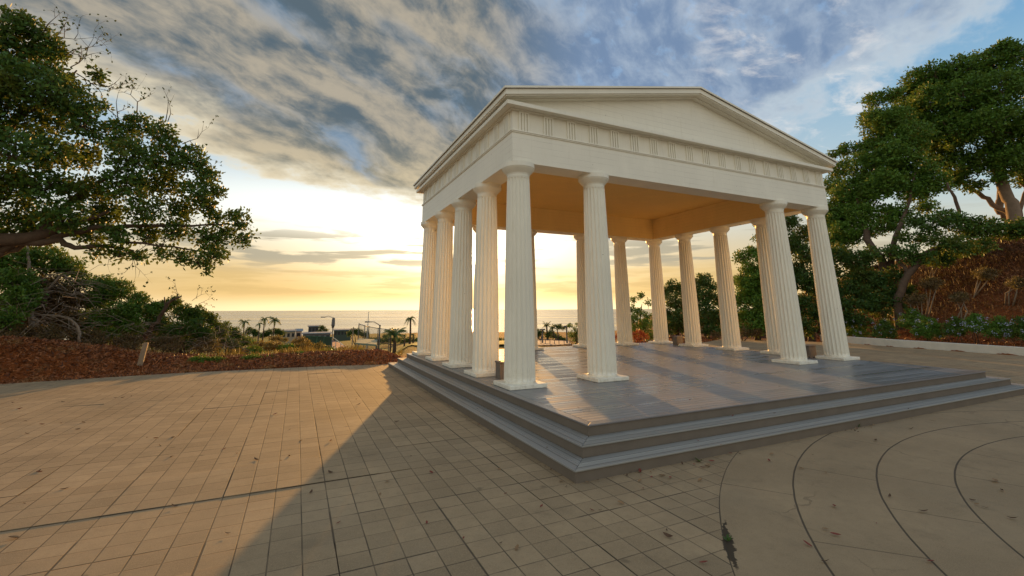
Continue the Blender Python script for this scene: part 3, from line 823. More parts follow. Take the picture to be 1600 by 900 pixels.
spray(T, [(60,65,.75,-.6,D1,.02,4,0),(70,70,1,-.1,D1,.02,6,0),(90,90,.9,.1,D1,.02,6,0),(110,105,.9,-.25,D1,.02,5,0),(120,115,.8,.3,D1,.02,6,0),(140,130,.9,.25,D1,.018,5,0),
 (160,160,.6,.6,D1,.02,5,0),(185,190,.3,-.9,D1,.018,4,0),(215,190,.35,-.9,D1,.02,5,0),(250,200,.15,-1,D1,.02,4,0),(262,190,.7,-.5,D1,.014,3,0),(285,225,.6,-.5,D1,.016,4,0),
 (300,235,.7,.1,D1,.015,3,0),(200,395,.9,.25,D1,.015,6,0),(165,385,.9,.35,D1,.014,6,0),(240,392,.9,.2,D1,.014,4,0),(130,385,.9,.3,D1,.014,4,0)], 5, M_bark)
limb(T, [(-110,560,21),(-95,470,20.5),(-60,400,19.8),(0,372,19),(60,372,18.7),(110,350,18.6),(170,330,18.5)], [.34,.30,.26,.19,.15,.10,.04], M_bark, 'trunk', 12, .25)
limb(T, [(-20,386,19.4),(45,378,18.8),(90,376,18.6),(120,388,18.5),(160,384,18.5),(210,392,18.5)], [.13,.12,.09,.07,.05,.02], M_bark, wob=.3)
limb(T, [(-60,400,19.8),(-20,395,19.4),(30,388,19.2),(48,370,19.1),(75,345,19)], [.15,.13,.09,.07,.04], M_bark, wob=.3)
limb(T, [(60,372,18.7),(80,340,18.9),(130,300,18.9),(190,262,18.7),(240,240,18.6)], [.12,.11,.08,.05,.02], M_bark, wob=.3)
limb(T, [(80,372,18.7),(150,356,18.5),(220,352,18.5),(300,352,18.4),(360,350,18.4)], [.09,.08,.06,.04,.015], M_bark, wob=.3)
limb(T, [(-60,400,19.8),(-40,300,19.3),(0,205,19),(45,175,18.8),(90,150,18.7),(120,110,18.7)], [.22,.18,.12,.09,.06,.02], M_bark, wob=.3)
limb(T, [(-20,250,19.2),(0,150,19),(30,100,18.8),(60,60,18.7)], [.12,.09,.06,.02], M_bark, wob=.3)
limb(T, [(150,356,18.5),(200,378,18.5),(270,386,18.5),(330,395,18.5)], [.05,.04,.03,.012], M_bark, wob=.3)

# ---- shrubs under and beside it
def bush(name, label, cat, clumps, m_, base, group=None, leaf=.09, dens=1., seed=1, n_per=12, bark=None, stems=4, flat=.8, updir=.5, shell=.25, asp=.35, twig=True, stem_r=.03):
    """base: (u, dist) where it stands"""
    g0 = at(base[0], 540, base[1]); g0[2] = float(height(g0[0], g0[1]))
    e = tag(empty(name, (0, 0, 0)), label, cat, group)
    cs_ = crown(e, clumps, m_, leaf=leaf, dens=dens, seed=seed, n_per=n_per, flat=flat, bark=bark, updir=updir, shell=shell, asp=asp, twig=twig)
    rs = random.Random(seed); b = MB()
    for c, r_ in cs_[:max(stems, 1)] if stems < len(cs_) else cs_:
        p0 = g0+np.array([rs.gauss(0, .12), rs.gauss(0, .12), -.1]); p0[2] = float(height(p0[0], p0[1]))-.1
        md = (p0+c)/2+np.array([rs.gauss(0, .12), rs.gauss(0, .12), .1])
        b.tube([p0, md, c], [stem_r*1.6, stem_r, stem_r*.4], 6)
    b.build('stem', bark or M_bark, e, smooth=True)
    return e
def dry_twigs(parent, boxes, n, seed, m_, length=(.5, 1.3), r_=.010, name='dead_twigs'):
    rs = random.Random(seed); b = MB()
    for (u0, v0, u1, v1, dd) in boxes:
        for _ in range(n):
            u_, v_ = rs.uniform(u0, u1), rs.uniform(v0, v1); p_ = at(u_, v_, dd+rs.gauss(0, .5))
            a_ = rs.uniform(0, 6.28); L = rs.uniform(*length); dz_ = rs.uniform(-.5, .7)
            d_ = np.array([math.cos(a_), math.sin(a_), dz_]); d2 = d_+np.array([rs.gauss(0, .4), rs.gauss(0, .4), -.5])
            b.tube([p_, p_+d_*L*.5, p_+d_*L*.5+d2*L*.5], [r_, r_*.7, r_*.3], 4, False)
    o = b.build(name, m_, parent); o['kind'] = 'stuff'; return o
DB_ = 26.
e = bush('tea_tree', 'tall half-dead green and brown scrub tree under the big left tree', 'tree',
 [(20,405,36,DB_),(70,408,32,DB_),(108,420,24,DB_),(125,440,18,DB_),(20,440,30,DB_-1),(-20,430,40,DB_),(30,470,28,DB_-1.5),(45,455,18,DB_-1.5),(10,500,24,DB_-2)], M_leafb, (40, DB_), leaf=.12, dens=1.3, seed=21, bark=M_bone)
dry_twigs(e, [(0,430,130,510,DB_-.8)], 190, 3, M_bone, (.7, 2.0), .013)
crown(e, [(60,450,30,DB_),(100,470,32,DB_),(60,490,30,DB_),(20,480,30,DB_),(100,505,24,DB_-.5)], M_leafdry, leaf=.10, dens=1.2, seed=22, bark=M_bone, name='dead_foliage')
limb(e, [(52,520,DB_-1.5),(46,470,DB_-1),(44,410,DB_-.6),(44,375,DB_-.3)], [.09,.07,.05,.03], M_bone, wob=.3)
limb(e, [(125,535,DB_-2),(123,515,DB_-1.8),(112,498,DB_-1.6),(85,492,DB_-1.4),(50,492,DB_-1.2)], [.05,.05,.045,.04,.03], M_bone, 'dead_branch', wob=.5)
limb(e, [(75,525,DB_-2),(60,505,DB_-1.8),(48,495,DB_-1.7)], [.05,.05,.04], M_bone, 'dead_branch', wob=.5)
limb(e, [(60,470,DB_-.8),(95,430,DB_-.8),(110,435,DB_-.9),(125,445,DB_-1)], [.04,.04,.03,.02], M_bone, 'dead_branch', wob=.5)
e = bush('broadleaf_shrub', 'bright green rounded shrub left of centre below the hanging bough', 'shrub',
 [(160,445,20,27),(180,455,26,26.5),(150,470,26,26.5),(190,490,28,26),(215,470,18,26.5),(150,505,26,26),(230,485,20,26.5),(205,510,22,25.8),(165,525,16,25.5)], M_leafb, (180, 26.5), leaf=.10, dens=1.5, seed=23)
dry_twigs(e, [(120,500,240,545,25.5)], 90, 13, M_bone, (.5, 1.4), .010)
e = bush('broadleaf_shrub', 'dark green shrub with dead sticks poking out of its top', 'shrub',
 [(255,480,16,27),(245,505,22,26.5),(272,472,12,27),(285,490,18,26.5),(305,492,18,26.5),(300,512,22,26),(325,497,14,27),(335,512,14,27),(270,520,22,26),(320,525,18,26),(345,522,12,27)], M_leaf, (290, 26.5), leaf=.10, dens=1.5, seed=24)
dry_twigs(e, [(230,510,360,548,25.8)], 150, 14, M_bone, (.5, 1.5), .010)
limb(e, [(225,530,26),(240,508,25.8),(255,490,25.7),(262,472,25.6),(284,463,25.6)], [.10,.09,.08,.06,.03], M_bark, 'dead_branch', wob=.4)
limb(e, [(255,490,25.7),(258,478,25.6),(257,464,25.6)], [.05,.04,.02], M_bark, 'dead_branch')
spray(e, [(275,470,.6,-.8,26,.016,4,0),(300,470,.5,-.8,26,.014,4,0),(310,475,.8,-.5,26,.013,3,0)], 9, M_bone, step=9, name='bare_twig')
e = bush('broadleaf_shrub', 'small sprawling shrub at the right end of the left thicket', 'shrub',
 [(350,510,9,30),(362,520,12,30),(372,528,10,30),(345,530,14,29),(365,540,12,29),(385,535,8,30)], M_leaf, (362, 30), leaf=.10, dens=1.4, seed=25)
dry_twigs(e, [(335,520,385,548,28.5)], 40, 15, M_bone, (.4, 1.1), .010)
for i, (u_, v_, w_, dd, m_, lab) in enumerate([(15,520,22,24,M_leafdry,'brown twiggy brush at the far left behind the mulch bank'),(75,522,22,24,M_leafdry,'brown twiggy brush under the half-dead scrub tree'),
   (140,530,20,24.5,M_leafdry,'dark tangled brush at the foot of the bright green shrub'),(200,535,18,24.5,M_leafdry,'tangled brush just behind the wooden marker post'),(262,538,18,25,M_leafdry,'tangled brush below the dead forked branch'),(322,540,16,25.5,M_leafdry,'tangled brush toward the right end of the thicket')]):
    e = bush('dry_brush', lab, 'brush', [(u_-w_*.8,v_,w_*.7,dd),(u_,v_-4,w_*.8,dd),(u_+w_*.8,v_,w_*.7,dd),(u_-w_*.3,v_+8,w_*.6,dd-.5),(u_+w_*.5,v_+8,w_*.6,dd-.5)], m_, (u_, dd), 'tangled dry brush behind the mulch bank', leaf=.08, dens=.8, seed=130+i, bark=M_bone, stems=3, stem_r=.015, asp=.2)
for i, (u_, v_, w_, dd, lab) in enumerate([(-20,505,34,31,'dark scrub filling the gap behind the half-dead tree'),(60,500,34,31,'dark scrub behind the twiggy brush under the big tree'),(125,505,30,31.5,'dark scrub behind the bright green shrub on its left side'),
   (190,518,24,31,'dark scrub low behind the bright green shrub'),(245,522,22,31.5,'dark scrub behind the dead forked branch'),(300,528,20,32,'dark scrub low behind the stick-topped shrub'),(340,534,15,32,'dark scrub at the right end behind the thicket')]):
    bush('dark_scrub', lab, 'shrub', [(u_-w_*.7,v_,w_*.8,dd),(u_,v_-w_*.2,w_*.9,dd),(u_+w_*.7,v_,w_*.8,dd),(u_,v_+w_*.6,w_*.8,dd-.4)], M_leafd, (u_, dd), 'dark scrub at the back of the left thicket', leaf=.12, dens=1.1, seed=150+i, stems=3, twig=False)
# low growth along the mulch bank
for i, (u_, v_, r_, dd, m_, lab) in enumerate([
   (312,561,9,21.2,M_leafb,'low green groundcover plant on the mulch, leftmost of the bank row'),
   (338,562,8,21.2,M_leafb,'low green groundcover plant in the middle of the mulch bank row'),
   (395,560,10,21.2,M_leafb,'small leafy green plant on the red mulch bank near the paving edge'),
   (425,562,9,21.2,M_leafb,'low green plant hugging the mulch bank under the far playing court'),
   (468,554,7,21.8,M_leafb,'lone green sprig on the mulch bank left of the temple steps')]):
    bush('groundcover_plant', lab, 'plant', [(u_,v_,r_,dd),(u_+11,v_+2,r_*.7,dd),(u_-10,v_+2,r_*.7,dd-.1),(u_+3,v_+6,r_*.6,dd-.3)], m_, (u_, dd), 'low plants along the mulch bank', leaf=.065, dens=1., seed=40+i, twig=False, stems=3, stem_r=.008, flat=.6)
# golden brush on the slope behind the bank
bb = [(250+22*i, 546+random.uniform(-5, 3), random.uniform(8, 13), 31+random.uniform(0, 8)) for i in range(1, 13)]
for i, (u_, v_, r_, dd) in enumerate([(385,534,9,36),(405,540,10,34),(428,542,12,33),(450,545,11,33),(475,543,12,34),(498,544,10,33),(515,549,9,32),(435,529,7,44),(470,533,8,42),(395,548,9,30),(540,548,7,34),(372,550,9,29)]):
    bush('dry_bush', ['tawny dry bush on the slope behind the mulch bank'][0], 'bush', [(u_,v_,r_,dd),(u_+9,v_+2,r_*.8,dd+.5),(u_-9,v_+2,r_*.8,dd-.4)], (M_gold if i % 3 else M_leafb), (u_, dd), 'tawny brush on the slope behind the mulch bank', leaf=.12, dens=.9, seed=60+i, twig=False, stems=2, stem_r=.01)
# stump post on the bank
pp = ground_pt(218, 572, 20.9)
pe = tag(empty('wooden_post', tuple(pp)), 'short leaning wooden marker post standing in the red mulch', 'post')
b = MB(); v = []
for z_, w_, dx_ in ((-.15, .075, 0), (.3, .075, .03), (.72, .07, .07), (.76, .055, .075)):
    v += [(dx_-w_, -.05, z_), (dx_+w_, -.05, z_), (dx_+w_, .05, z_), (dx_-w_, .05, z_)]
b.add(v, [(i*4+j, i*4+(j+1) % 4, (i+1)*4+(j+1) % 4, (i+1)*4+j) for i in range(3) for j in range(4)]+[(12,13,14,15)])
b.build('post_body', M_wood, pe)

# ---- trees on the right bank and behind the temple
def far(cl, k_): return [(a_, b_, c_, d_*k_) for a_, b_, c_, d_ in cl]
def tree(name, label, clumps, m_, trunks, k_far=1., group=None, leaf=.14, dens=.9, seed=1, bark=None, cat='tree', n_per=12, **kw):
    e = tag(empty(name, (0, 0, 0)), label, cat, group)
    clumps = far(clumps, k_far); trunks = [([(a_, b_, d_*k_far) for a_, b_, d_ in p_], q_) for p_, q_ in trunks]
    crown(e, clumps, m_, leaf=leaf, dens=dens, seed=seed, n_per=n_per, bark=bark, **kw)
    for i, (pts, rs_) in enumerate(trunks): limb(e, pts, rs_, bark or M_bark, 'trunk' if i == 0 else 'branch', 10, .3, seed+i)
    return e
DR_ = 38.
tree('eucalyptus_tree', 'tall broad tree with a pale orange trunk at the right edge on the bank', [
 (1562,78,17,DR_),(1535,88,14,DR_),(1585,92,22,DR_),(1545,105,26,DR_),(1500,108,30,DR_-1),(1460,118,26,DR_-1),(1430,125,24,DR_-1),(1595,125,34,DR_),(1560,140,40,DR_-1.5),(1505,150,40,DR_-2),
 (1455,160,36,DR_-1.5),(1415,150,22,DR_),(1595,185,40,DR_-1),(1545,195,42,DR_-2),(1490,205,40,DR_-1.5),(1440,205,34,DR_-1),(1590,245,36,DR_-1),(1540,250,32,DR_-.5),(1500,258,30,DR_-.5),(1465,250,28,DR_),
 (1630,120,40,DR_),(1640,200,45,DR_),(1575,70,12,DR_),(1590,80,16,DR_),(1520,180,40,DR_),(1475,185,36,DR_),(1570,225,40,DR_),(1470,225,34,DR_),(1425,175,28,DR_),(1410,210,28,DR_),(1600,275,24,DR_+1),(1560,278,14,DR_-1),(1450,140,30,DR_),(1490,130,32,DR_),(1530,130,34,DR_),(1520,290,16,DR_),(1490,285,16,DR_)],
 M_leafb, [([(1600,380,DR_),(1588,335,DR_),(1572,292,DR_),(1555,255,DR_),(1548,220,DR_),(1540,170,DR_)], [.50,.40,.36,.31,.22,.09]),
  ([(1582,340,DR_+1),(1552,318,DR_+1),(1530,300,DR_+1),(1505,285,DR_+1),(1480,262,DR_+1)], [.20,.18,.16,.13,.05]),
  ([(1572,345,DR_+2),(1562,325,DR_+2),(1566,300,DR_+2),(1560,270,DR_+2)], [.26,.25,.22,.10]),
  ([(1592,345,DR_+1),(1597,320,DR_+1),(1603,295,DR_+1),(1594,280,DR_+1),(1590,255,DR_+1)], [.14,.13,.12,.09,.05])], leaf=.20, dens=1.0, k_far=1.27, seed=71, bark=M_barkw, shell=.3)
tree('eucalyptus_tree', 'dense tree just right of the temple roof with foliage reaching over the bank', [
 (1365,158,17,34),(1395,150,18,34),(1360,185,17,34),(1390,190,28,33),(1425,215,34,33),(1370,215,22,34),(1400,245,36,32.5),(1345,232,14,34),(1320,235,14,34),(1300,242,9,34),(1345,260,26,33),(1312,265,20,34),
 (1440,262,26,33),(1375,240,34,33.5),(1400,275,34,33),(1360,290,32,33.5),(1440,295,26,33),(1465,285,22,33),(1345,315,28,33),(1320,320,28,33),(1370,190,26,33.5),(1405,185,26,33.5),(1400,350,20,32),(1360,355,24,32),(1320,365,26,32),(1300,350,24,33),(1450,325,16,32.5),(1385,290,34,32),(1330,300,32,33),(1300,290,18,34),(1425,300,22,32.5),(1345,335,24,32),(1310,345,28,33),(1385,335,20,32.5),(1410,330,16,32),(1300,385,24,32),(1330,372,18,32),(1290,330,14,33)],
 M_leafb, [([(1400,475,30),(1392,440,30),(1382,415,30.5),(1362,385,31),(1345,350,32),(1340,310,32.5),(1375,240,33)], [.34,.30,.26,.22,.18,.13,.05]),
  ([(1392,440,30),(1394,410,30.5),(1400,370,31),(1420,320,32),(1430,270,32.5)], [.20,.18,.15,.10,.04]),
  ([(1382,415,30.5),(1345,420,31),(1310,400,32),(1295,380,32)], [.14,.12,.08,.03]),
  ([(1495,352,32),(1500,330,32),(1490,308,32),(1480,285,32)], [.10,.10,.09,.05])], leaf=.18, dens=1.05, k_far=1.26, seed=72, shell=.3)
tree('bank_tree', 'low dark tree whose crown spreads along the foot of the right-hand canopy', [
 (1430,345,13,31),(1455,352,20,31),(1480,340,18,31.5),(1500,352,22,31),(1525,360,24,31),(1552,358,20,31.5),(1580,362,20,32),(1600,355,20,32),(1470,378,20,30.5),(1500,385,20,30),(1440,375,14,31),(1535,385,16,30.5),
 (1410,372,12,31),(1420,398,20,30),(1390,395,16,30.5),(1450,405,14,30),(1360,400,18,30),(1340,425,18,30)],
 M_leaf, [([(1405,470,29.5),(1420,430,29.8),(1450,395,30.2),(1500,370,31),(1560,360,31.5)], [.22,.19,.15,.11,.04]),
  ([(1420,430,29.8),(1400,400,30.3),(1370,395,30.3)], [.12,.09,.03])], leaf=.17, dens=1., k_far=1.24, seed=73, shell=.3)
tree('shade_tree', 'very dark thick tree seen between the front right columns', [
 (1290,425,24,29),(1360,440,22,29),(1385,455,20,29),(1400,475,16,28.7),(1370,470,20,28.5),(1395,430,16,29.2),(1350,470,20,28.6),(1420,455,12,29.5),(1310,400,24,29),(1340,410,22,29),(1290,460,26,28.6),(1320,500,16,28),(1380,490,12,28.2),(1225,440,24,29),(1262,400,22,29),(1240,380,24,29.5),(1262,365,20,30),(1235,345,16,30),(1215,360,20,30),(1300,455,24,28.5),(1265,440,26,28.5),(1235,425,24,29),(1320,480,20,28),(1285,490,24,28),(1250,480,26,28),
 (1225,470,22,28.5),(1340,455,20,28.5),(1355,480,16,28),(1330,440,18,29),(1225,500,20,28),(1260,512,16,27.5),(1300,515,14,27.5),(1375,440,16,29),(1345,500,14,27.5)],
 M_leafd, [([(1270,535,28),(1268,500,28.3),(1262,450,28.8),(1250,390,29.5)], [.22,.2,.16,.06]), ([(1275,520,28.2),(1300,470,28.5),(1330,450,28.8)], [.14,.1,.04])], leaf=.17, dens=1.1, k_far=1.28, seed=74, shell=.2)
tree('shade_tree', 'tall dark green tree behind the right row of columns', [
 (1160,402,14,32),(1175,455,24,31.3),(1195,430,24,31.3),(1180,490,22,31),(1165,440,18,31.5),(1205,460,22,31),(1150,475,10,31.5),(1155,515,10,31),(1178,395,14,32),(1195,375,18,32),(1190,352,12,32),(1170,420,16,31.5),(1200,405,22,31),(1155,440,12,32),(1185,440,24,31),(1210,440,20,31),(1165,465,20,31),(1195,475,24,30.5),(1160,495,18,31),(1190,505,22,30.5),(1220,480,20,30.5),(1172,518,12,30.5),(1210,515,14,30.5)],
 M_leafb, [([(1185,535,31),(1186,500,31),(1182,450,31.3),(1188,390,31.8)], [.20,.18,.14,.05])], leaf=.15, dens=1.1, k_far=1.13, seed=75, shell=.22)
tree('round_tree', 'round dark tree between two back columns, the taller of the pair', [
 (1100,438,14,36),(1088,448,14,36),(1112,448,12,36),(1100,465,20,35.5),(1120,470,14,36),(1082,475,14,36),(1105,490,22,35),(1125,498,16,35.5),(1085,505,18,35.5),(1110,515,16,35),(1130,520,10,35)],
 M_leafd, [([(1105,540,35.5),(1104,510,35.5),(1102,460,35.8)], [.18,.15,.05])], leaf=.15, dens=1., seed=76, shell=.22)
tree('round_tree', 'dark bushy tree left of the taller round one behind the back columns', [
 (1050,448,12,37),(1064,455,12,37),(1040,458,10,37),(1052,472,18,36.5),(1072,478,14,37),(1040,490,14,36.5),(1060,500,20,36),(1045,515,14,36),(1075,515,14,36)],
 M_leafd, [([(1058,540,36.5),(1058,510,36.5),(1055,465,36.8)], [.18,.15,.05])], leaf=.15, dens=1., seed=77, shell=.22)
tree('young_tree', 'open light green tree glowing against the bright sky behind the back columns', [
 (1003,464,7,34),(990,470,6,34),(1012,474,6,34),(985,484,8,34),(998,490,10,34),(1012,495,8,34),(990,502,12,33.5),(1008,510,14,33.5),(990,520,10,33.5),(975,495,8,34),(1022,505,10,34),(1015,525,10,33.5)],
 M_leafb, [([(1002,538,34),(1000,510,34),(1003,475,34)], [.09,.07,.02])], leaf=.13, dens=.8, seed=78, shell=.15)
bush('red_shrub', 'bright red leafed shrub low behind the back columns', 'shrub', [(990,524,6,27),(1000,521,7,27),(1008,527,6,27),(998,530,7,26.8),(985,530,5,27),(965,527,8,27),(950,525,7,27)], M_leafred, (995, 27), leaf=.10, dens=1.1, seed=79, twig=False, asp=.2)
bush('backlit_shrub', 'yellow green backlit shrub beside the railing beyond the deck', 'shrub', [(897,515,5,30),(905,508,5,30),(893,525,7,30),(903,522,8,30),(912,515,8,30),(900,532,7,30),(912,530,8,30),(890,510,3,30)], M_leafb, (904, 30), leaf=.11, dens=.8, seed=80)
bush('brown_shrub', 'dry brown tangled shrub on the mulch behind the right columns', 'shrub', [(1140,522,8,34),(1165,518,10,34),(1185,520,10,34),(1150,528,7,33),(1118,525,8,34),(1215,515,8,35)], M_leafdry, (1160, 34), leaf=.09, dens=.8, seed=81)

# ---- flower bed behind the curb
fl = []
for i, (u_, v_, w_, dd, lab) in enumerate([
  (1338,512,14,32.6,'green flowering shrub nearest the front right column'),
  (1382,514,14,32.0,'second flowering shrub from the temple in the bed behind the curb'),
  (1425,498,15,32.6,'flowering shrub higher on the bank behind the bright middle one'),
  (1450,512,17,31.4,'bright green flowering shrub with most blossom in the middle of the bed'),
  (1492,510,13,31.2,'dark flowering shrub right of the brightest one in the bed'),
  (1525,505,14,31.2,'flowering shrub in the right half of the bed with pale tips'),
  (1562,512,16,30.6,'second last flowering shrub toward the right edge of the photo'),
  (1598,512,18,30.4,'flowering shrub cut by the right edge of the photo')]):
    q_ = ray(u_, v_); hd_ = np.array([q_[0], q_[1]])/math.hypot(q_[0], q_[1]); dd = 24.
    while CAM[0]+hd_[0]*dd < float(curb_x(CAM[1]+hd_[1]*dd))+1.15: dd += .05
    if i == 2: dd += 1.2
    e = bush('flowering_shrub', lab, 'shrub', [(u_-w_*.6,v_+2,w_*.75,dd),(u_+w_*.6,v_,w_*.75,dd),(u_,v_-8,w_*.7,dd+.3),(u_,v_+10,w_*.7,dd-.4),(u_-w_,v_+10,w_*.5,dd-.3),(u_+w_,v_+10,w_*.5,dd-.3)],
             M_leafb if i % 3 != 1 else M_leaf, (u_, dd), 'flowering shrubs in the bed behind the curb', leaf=.085, dens=.85, seed=90+i, twig=False, stems=4, stem_r=.012, updir=.7)
    rs = random.Random(200+i); b = MB()
    for k_ in range(random.Random(i).choice((10, 13, 16))):
        p_ = at(u_+rs.uniform(-w_*1.3, w_*1.3), v_+rs.uniform(-15, 14), dd-rs.uniform(.5, 1.0))
        for a_ in range(9):
            d_ = np.array([rs.gauss(0, 1), rs.gauss(0, 1), rs.gauss(0, 1)]); d_ /= np.linalg.norm(d_); t_ = np.cross(d_, [.3, .5, .8]); c_ = p_+d_*.045
            b.add([c_, c_+t_*.03+d_*.015, c_+d_*.045, c_-t_*.03+d_*.015], [(0,1,2,3)])
    b.build('blossoms', M_flower, e)['kind'] = 'stuff'

# ------------------------------------------------------------------ playing fields, houses and palms below the hill
def hit(u_, v_, d0=42., d1=1200.):
    """where the line of sight meets the terrain"""
    d_ = d0
    while d_ < d1:
        p_ = at(u_, v_, d_)
        if p_[2] < float(height(p_[0], p_[1])): return p_
        d_ *= 1.004
    return at(u_, v_, d1)
def base_of(u_, dist):
    p_ = at(u_, 520, dist); p_[2] = float(height(p_[0], p_[1])); return p_
def patch(name, px_list, m_, lift=.05, n=24):
    """a surface laid over the terrain between four ground points (given in order round it)"""
    A_, B_, C_, D_ = [hit(*q)[:2] for q in px_list]; v, f = [], []
    for i in range(n+1):
        for j in range(n+1):
            s__, t__ = i/n, j/n
            p_ = (A_*(1-s__)+B_*s__)*(1-t__)+(D_*(1-s__)+C_*s__)*t__
            v.append((p_[0], p_[1], float(height(p_[0], p_[1]))+lift))
    for i in range(n):
        for j in range(n): f.append((i*(n+1)+j, (i+1)*(n+1)+j, (i+1)*(n+1)+j+1, i*(n+1)+j+1))
    b = MB(); b.add(v, f); o = b.build(name, m_, smooth=True); tag(o, kind='structure'); return o
M_lawn = m_plain('lawn', (.17, .19, .035), .95, .25, .3)
patch('sports_court', [(452, 546), (553, 547), (520, 531.5), (474, 531.5)], M_court, .12)
patch('playing_field', [(588, 546), (668, 546), (668, 537.5), (588, 537.5)], M_lawn, .12)
patch('road', [(836, 541), (892, 539.5), (889, 533), (836, 533)], M_road, .08)
patch('playing_field', [(776, 541.5), (792, 541.5), (792, 531), (776, 531)], M_lawn, .2)

def post_line(name, label, cat, us, v_tops, dist, m_, r_=.05, rails=(.98,), panel=None, panel_m=None, group=None):
    e = tag(empty(name, (0, 0, 0)), label, cat, group); P0, P1 = [], []
    dd = dist if isinstance(dist, (list, tuple)) else [dist]*len(us)
    for u_, vt, d_ in zip(us, v_tops, dd):
        b_ = base_of(u_, d_); t_ = at(u_, vt, d_); t_[0], t_[1] = b_[0], b_[1]; P0.append(b_); P1.append(t_)
        b = MB(); b.tube([b_-np.array([0, 0, .3]), t_], r_, 6); b.build('post', m_, e)
    for q in rails:
        b = MB(); b.tube([a_*(1-q)+c_*q for a_, c_ in zip(P0, P1)], r_*.8, 6); b.build('rail', m_, e)
    if panel:
        b = MB(); lo_, hi_ = panel
        for i in range(len(us)-1):
            a_, c_ = P0[i]*(1-lo_)+P1[i]*lo_, P0[i+1]*(1-lo_)+P1[i+1]*lo_
            d_, f_ = P0[i+1]*(1-hi_)+P1[i+1]*hi_, P0[i]*(1-hi_)+P1[i]*hi_
            nrm = np.cross(c_-a_, [0, 0, 1.]); nrm = nrm/np.linalg.norm(nrm)*.02
            b.add([a_, c_, d_, f_, a_+nrm, c_+nrm, d_+nrm, f_+nrm], [(0,1,2,3),(7,6,5,4),(3,2,6,7),(0,4,5,1)])
        b.build('netting', panel_m, e)
    return e
# see-through net
def m_net():
    mm, g = mat('net'); x, y, z = g.sep(g.P); setb(g, (.16, .13, .08), .9, .1)
    t = g.n('ShaderNodeBsdfTransparent'); mx_ = g.n('ShaderNodeMixShader'); mx_.inputs[0].default_value = .16
    g.nt.links.new(t.outputs[0], mx_.inputs[1]); g.nt.links.new(g.b.outputs[0], mx_.inputs[2]); g.nt.links.new(mx_.outputs[0], g.o.inputs[0]); return mm
M_net = m_net()
M_gnet = m_plain('green_screen', (.03, .055, .03), .9, .2)
post_line('sports_net', 'tall see-through ball net hung between poles beside the playing field', 'net', [560, 569.5, 576, 590.5, 608.5], [505, 508, 509.5, 512, 514.5], [78, 80, 82, 84, 86], M_metal, .07, (.98,), (.30, .97), M_net)
post_line('court_fence', 'low green fence along the far side of the red court', 'fence', [474, 485, 496, 507, 520], [525, 525, 525.5, 526, 526.5], 150, M_green, .12, (.98,), (.05, .97), M_gnet)
post_line('court_fence', 'pale green rail fence running diagonally beside the red court', 'fence', [520, 526, 534, 543, 552], [526, 530, 536, 542, 547.5], [125, 100, 82, 68, 60], M_galv, .07, (.98, .5), (.05, .45), M_gnet)
post_line('railing', 'dark railing along the road beyond the deck', 'railing', [838, 845, 852, 859, 866, 873, 881, 889], [529, 529.5, 530, 530.5, 531, 531.5, 532, 533], [50]*8, M_metal, .035, (.98, .1))

def lamp(label, u_, vt, dist, arm, h_r=.08, drop=0., group=None):
    b_ = base_of(u_, dist); t_ = at(u_, vt, dist); t_[0], t_[1] = b_[0], b_[1]
    e = tag(empty('street_lamp', tuple(b_)), label, 'street lamp', group); o_ = b_.copy()
    L = lambda p_: np.array(p_)-o_
    b = MB(); b.tube([L(b_)-np.array([0, 0, .3]), L(t_)], [h_r*1.1, h_r*.8], 8); b.build('pole', M_metal, e)
    for (ua, va) in arm:
        q = at(ua, va, dist); md = (q+t_)/2+np.array([0, 0, .12*np.linalg.norm(q-t_)])
        b = MB(); b.tube([L(t_)-np.array([0, 0, .1]), L(md), L(q)], h_r*.45, 6); b.build('arm', M_metal, e)
        h = MB(); dv = (q-t_); dv[2] = 0; dv /= np.linalg.norm(dv)+1e-6
        c_ = L(q); h.tube([c_-dv*.35, c_+dv*.45], [.07, .10], 8); h.build('lamp_head', M_metal, e)
    return e
e = lamp('street lamp with a long thin arm pointing left over the court', 519.5, 496, 95, [(505.5, 495.5)], .10)
b_ = base_of(519.5, 95); o_ = MB(); t1 = at(519.5, 497, 95)-b_; t2 = at(519.5, 508, 95)-b_
o_.tube([np.array([.0, 0, t2[2]-.6]), np.array([0, 0, t2[2]]), np.array([0, 0, t1[2]])], [.15, .34, .26], 8); o_.build('equipment_box', M_metal, e)
lamp('street lamp on a thick pole with an arm curving to the left', 593, 507.5, 72, [(575, 503)], .13)
b_ = base_of(574, 88); t_ = at(574, 488.5, 88)-b_
e = tag(empty('flag_pole', tuple(b_)), 'slender bare pole, tallest against the sea left of the temple', 'pole')
b = MB(); b.tube([(0, 0, -.3), (0, 0, t_[2]*.5), (0, 0, t_[2])], [.14, .10, .05], 8); b.build('pole', M_galv, e)
b = MB(); b.lathe([(.03, t_[2]), (.09, t_[2]+.06), (.09, t_[2]+.12), (.02, t_[2]+.18)], 8); b.build('finial', M_galv, e)
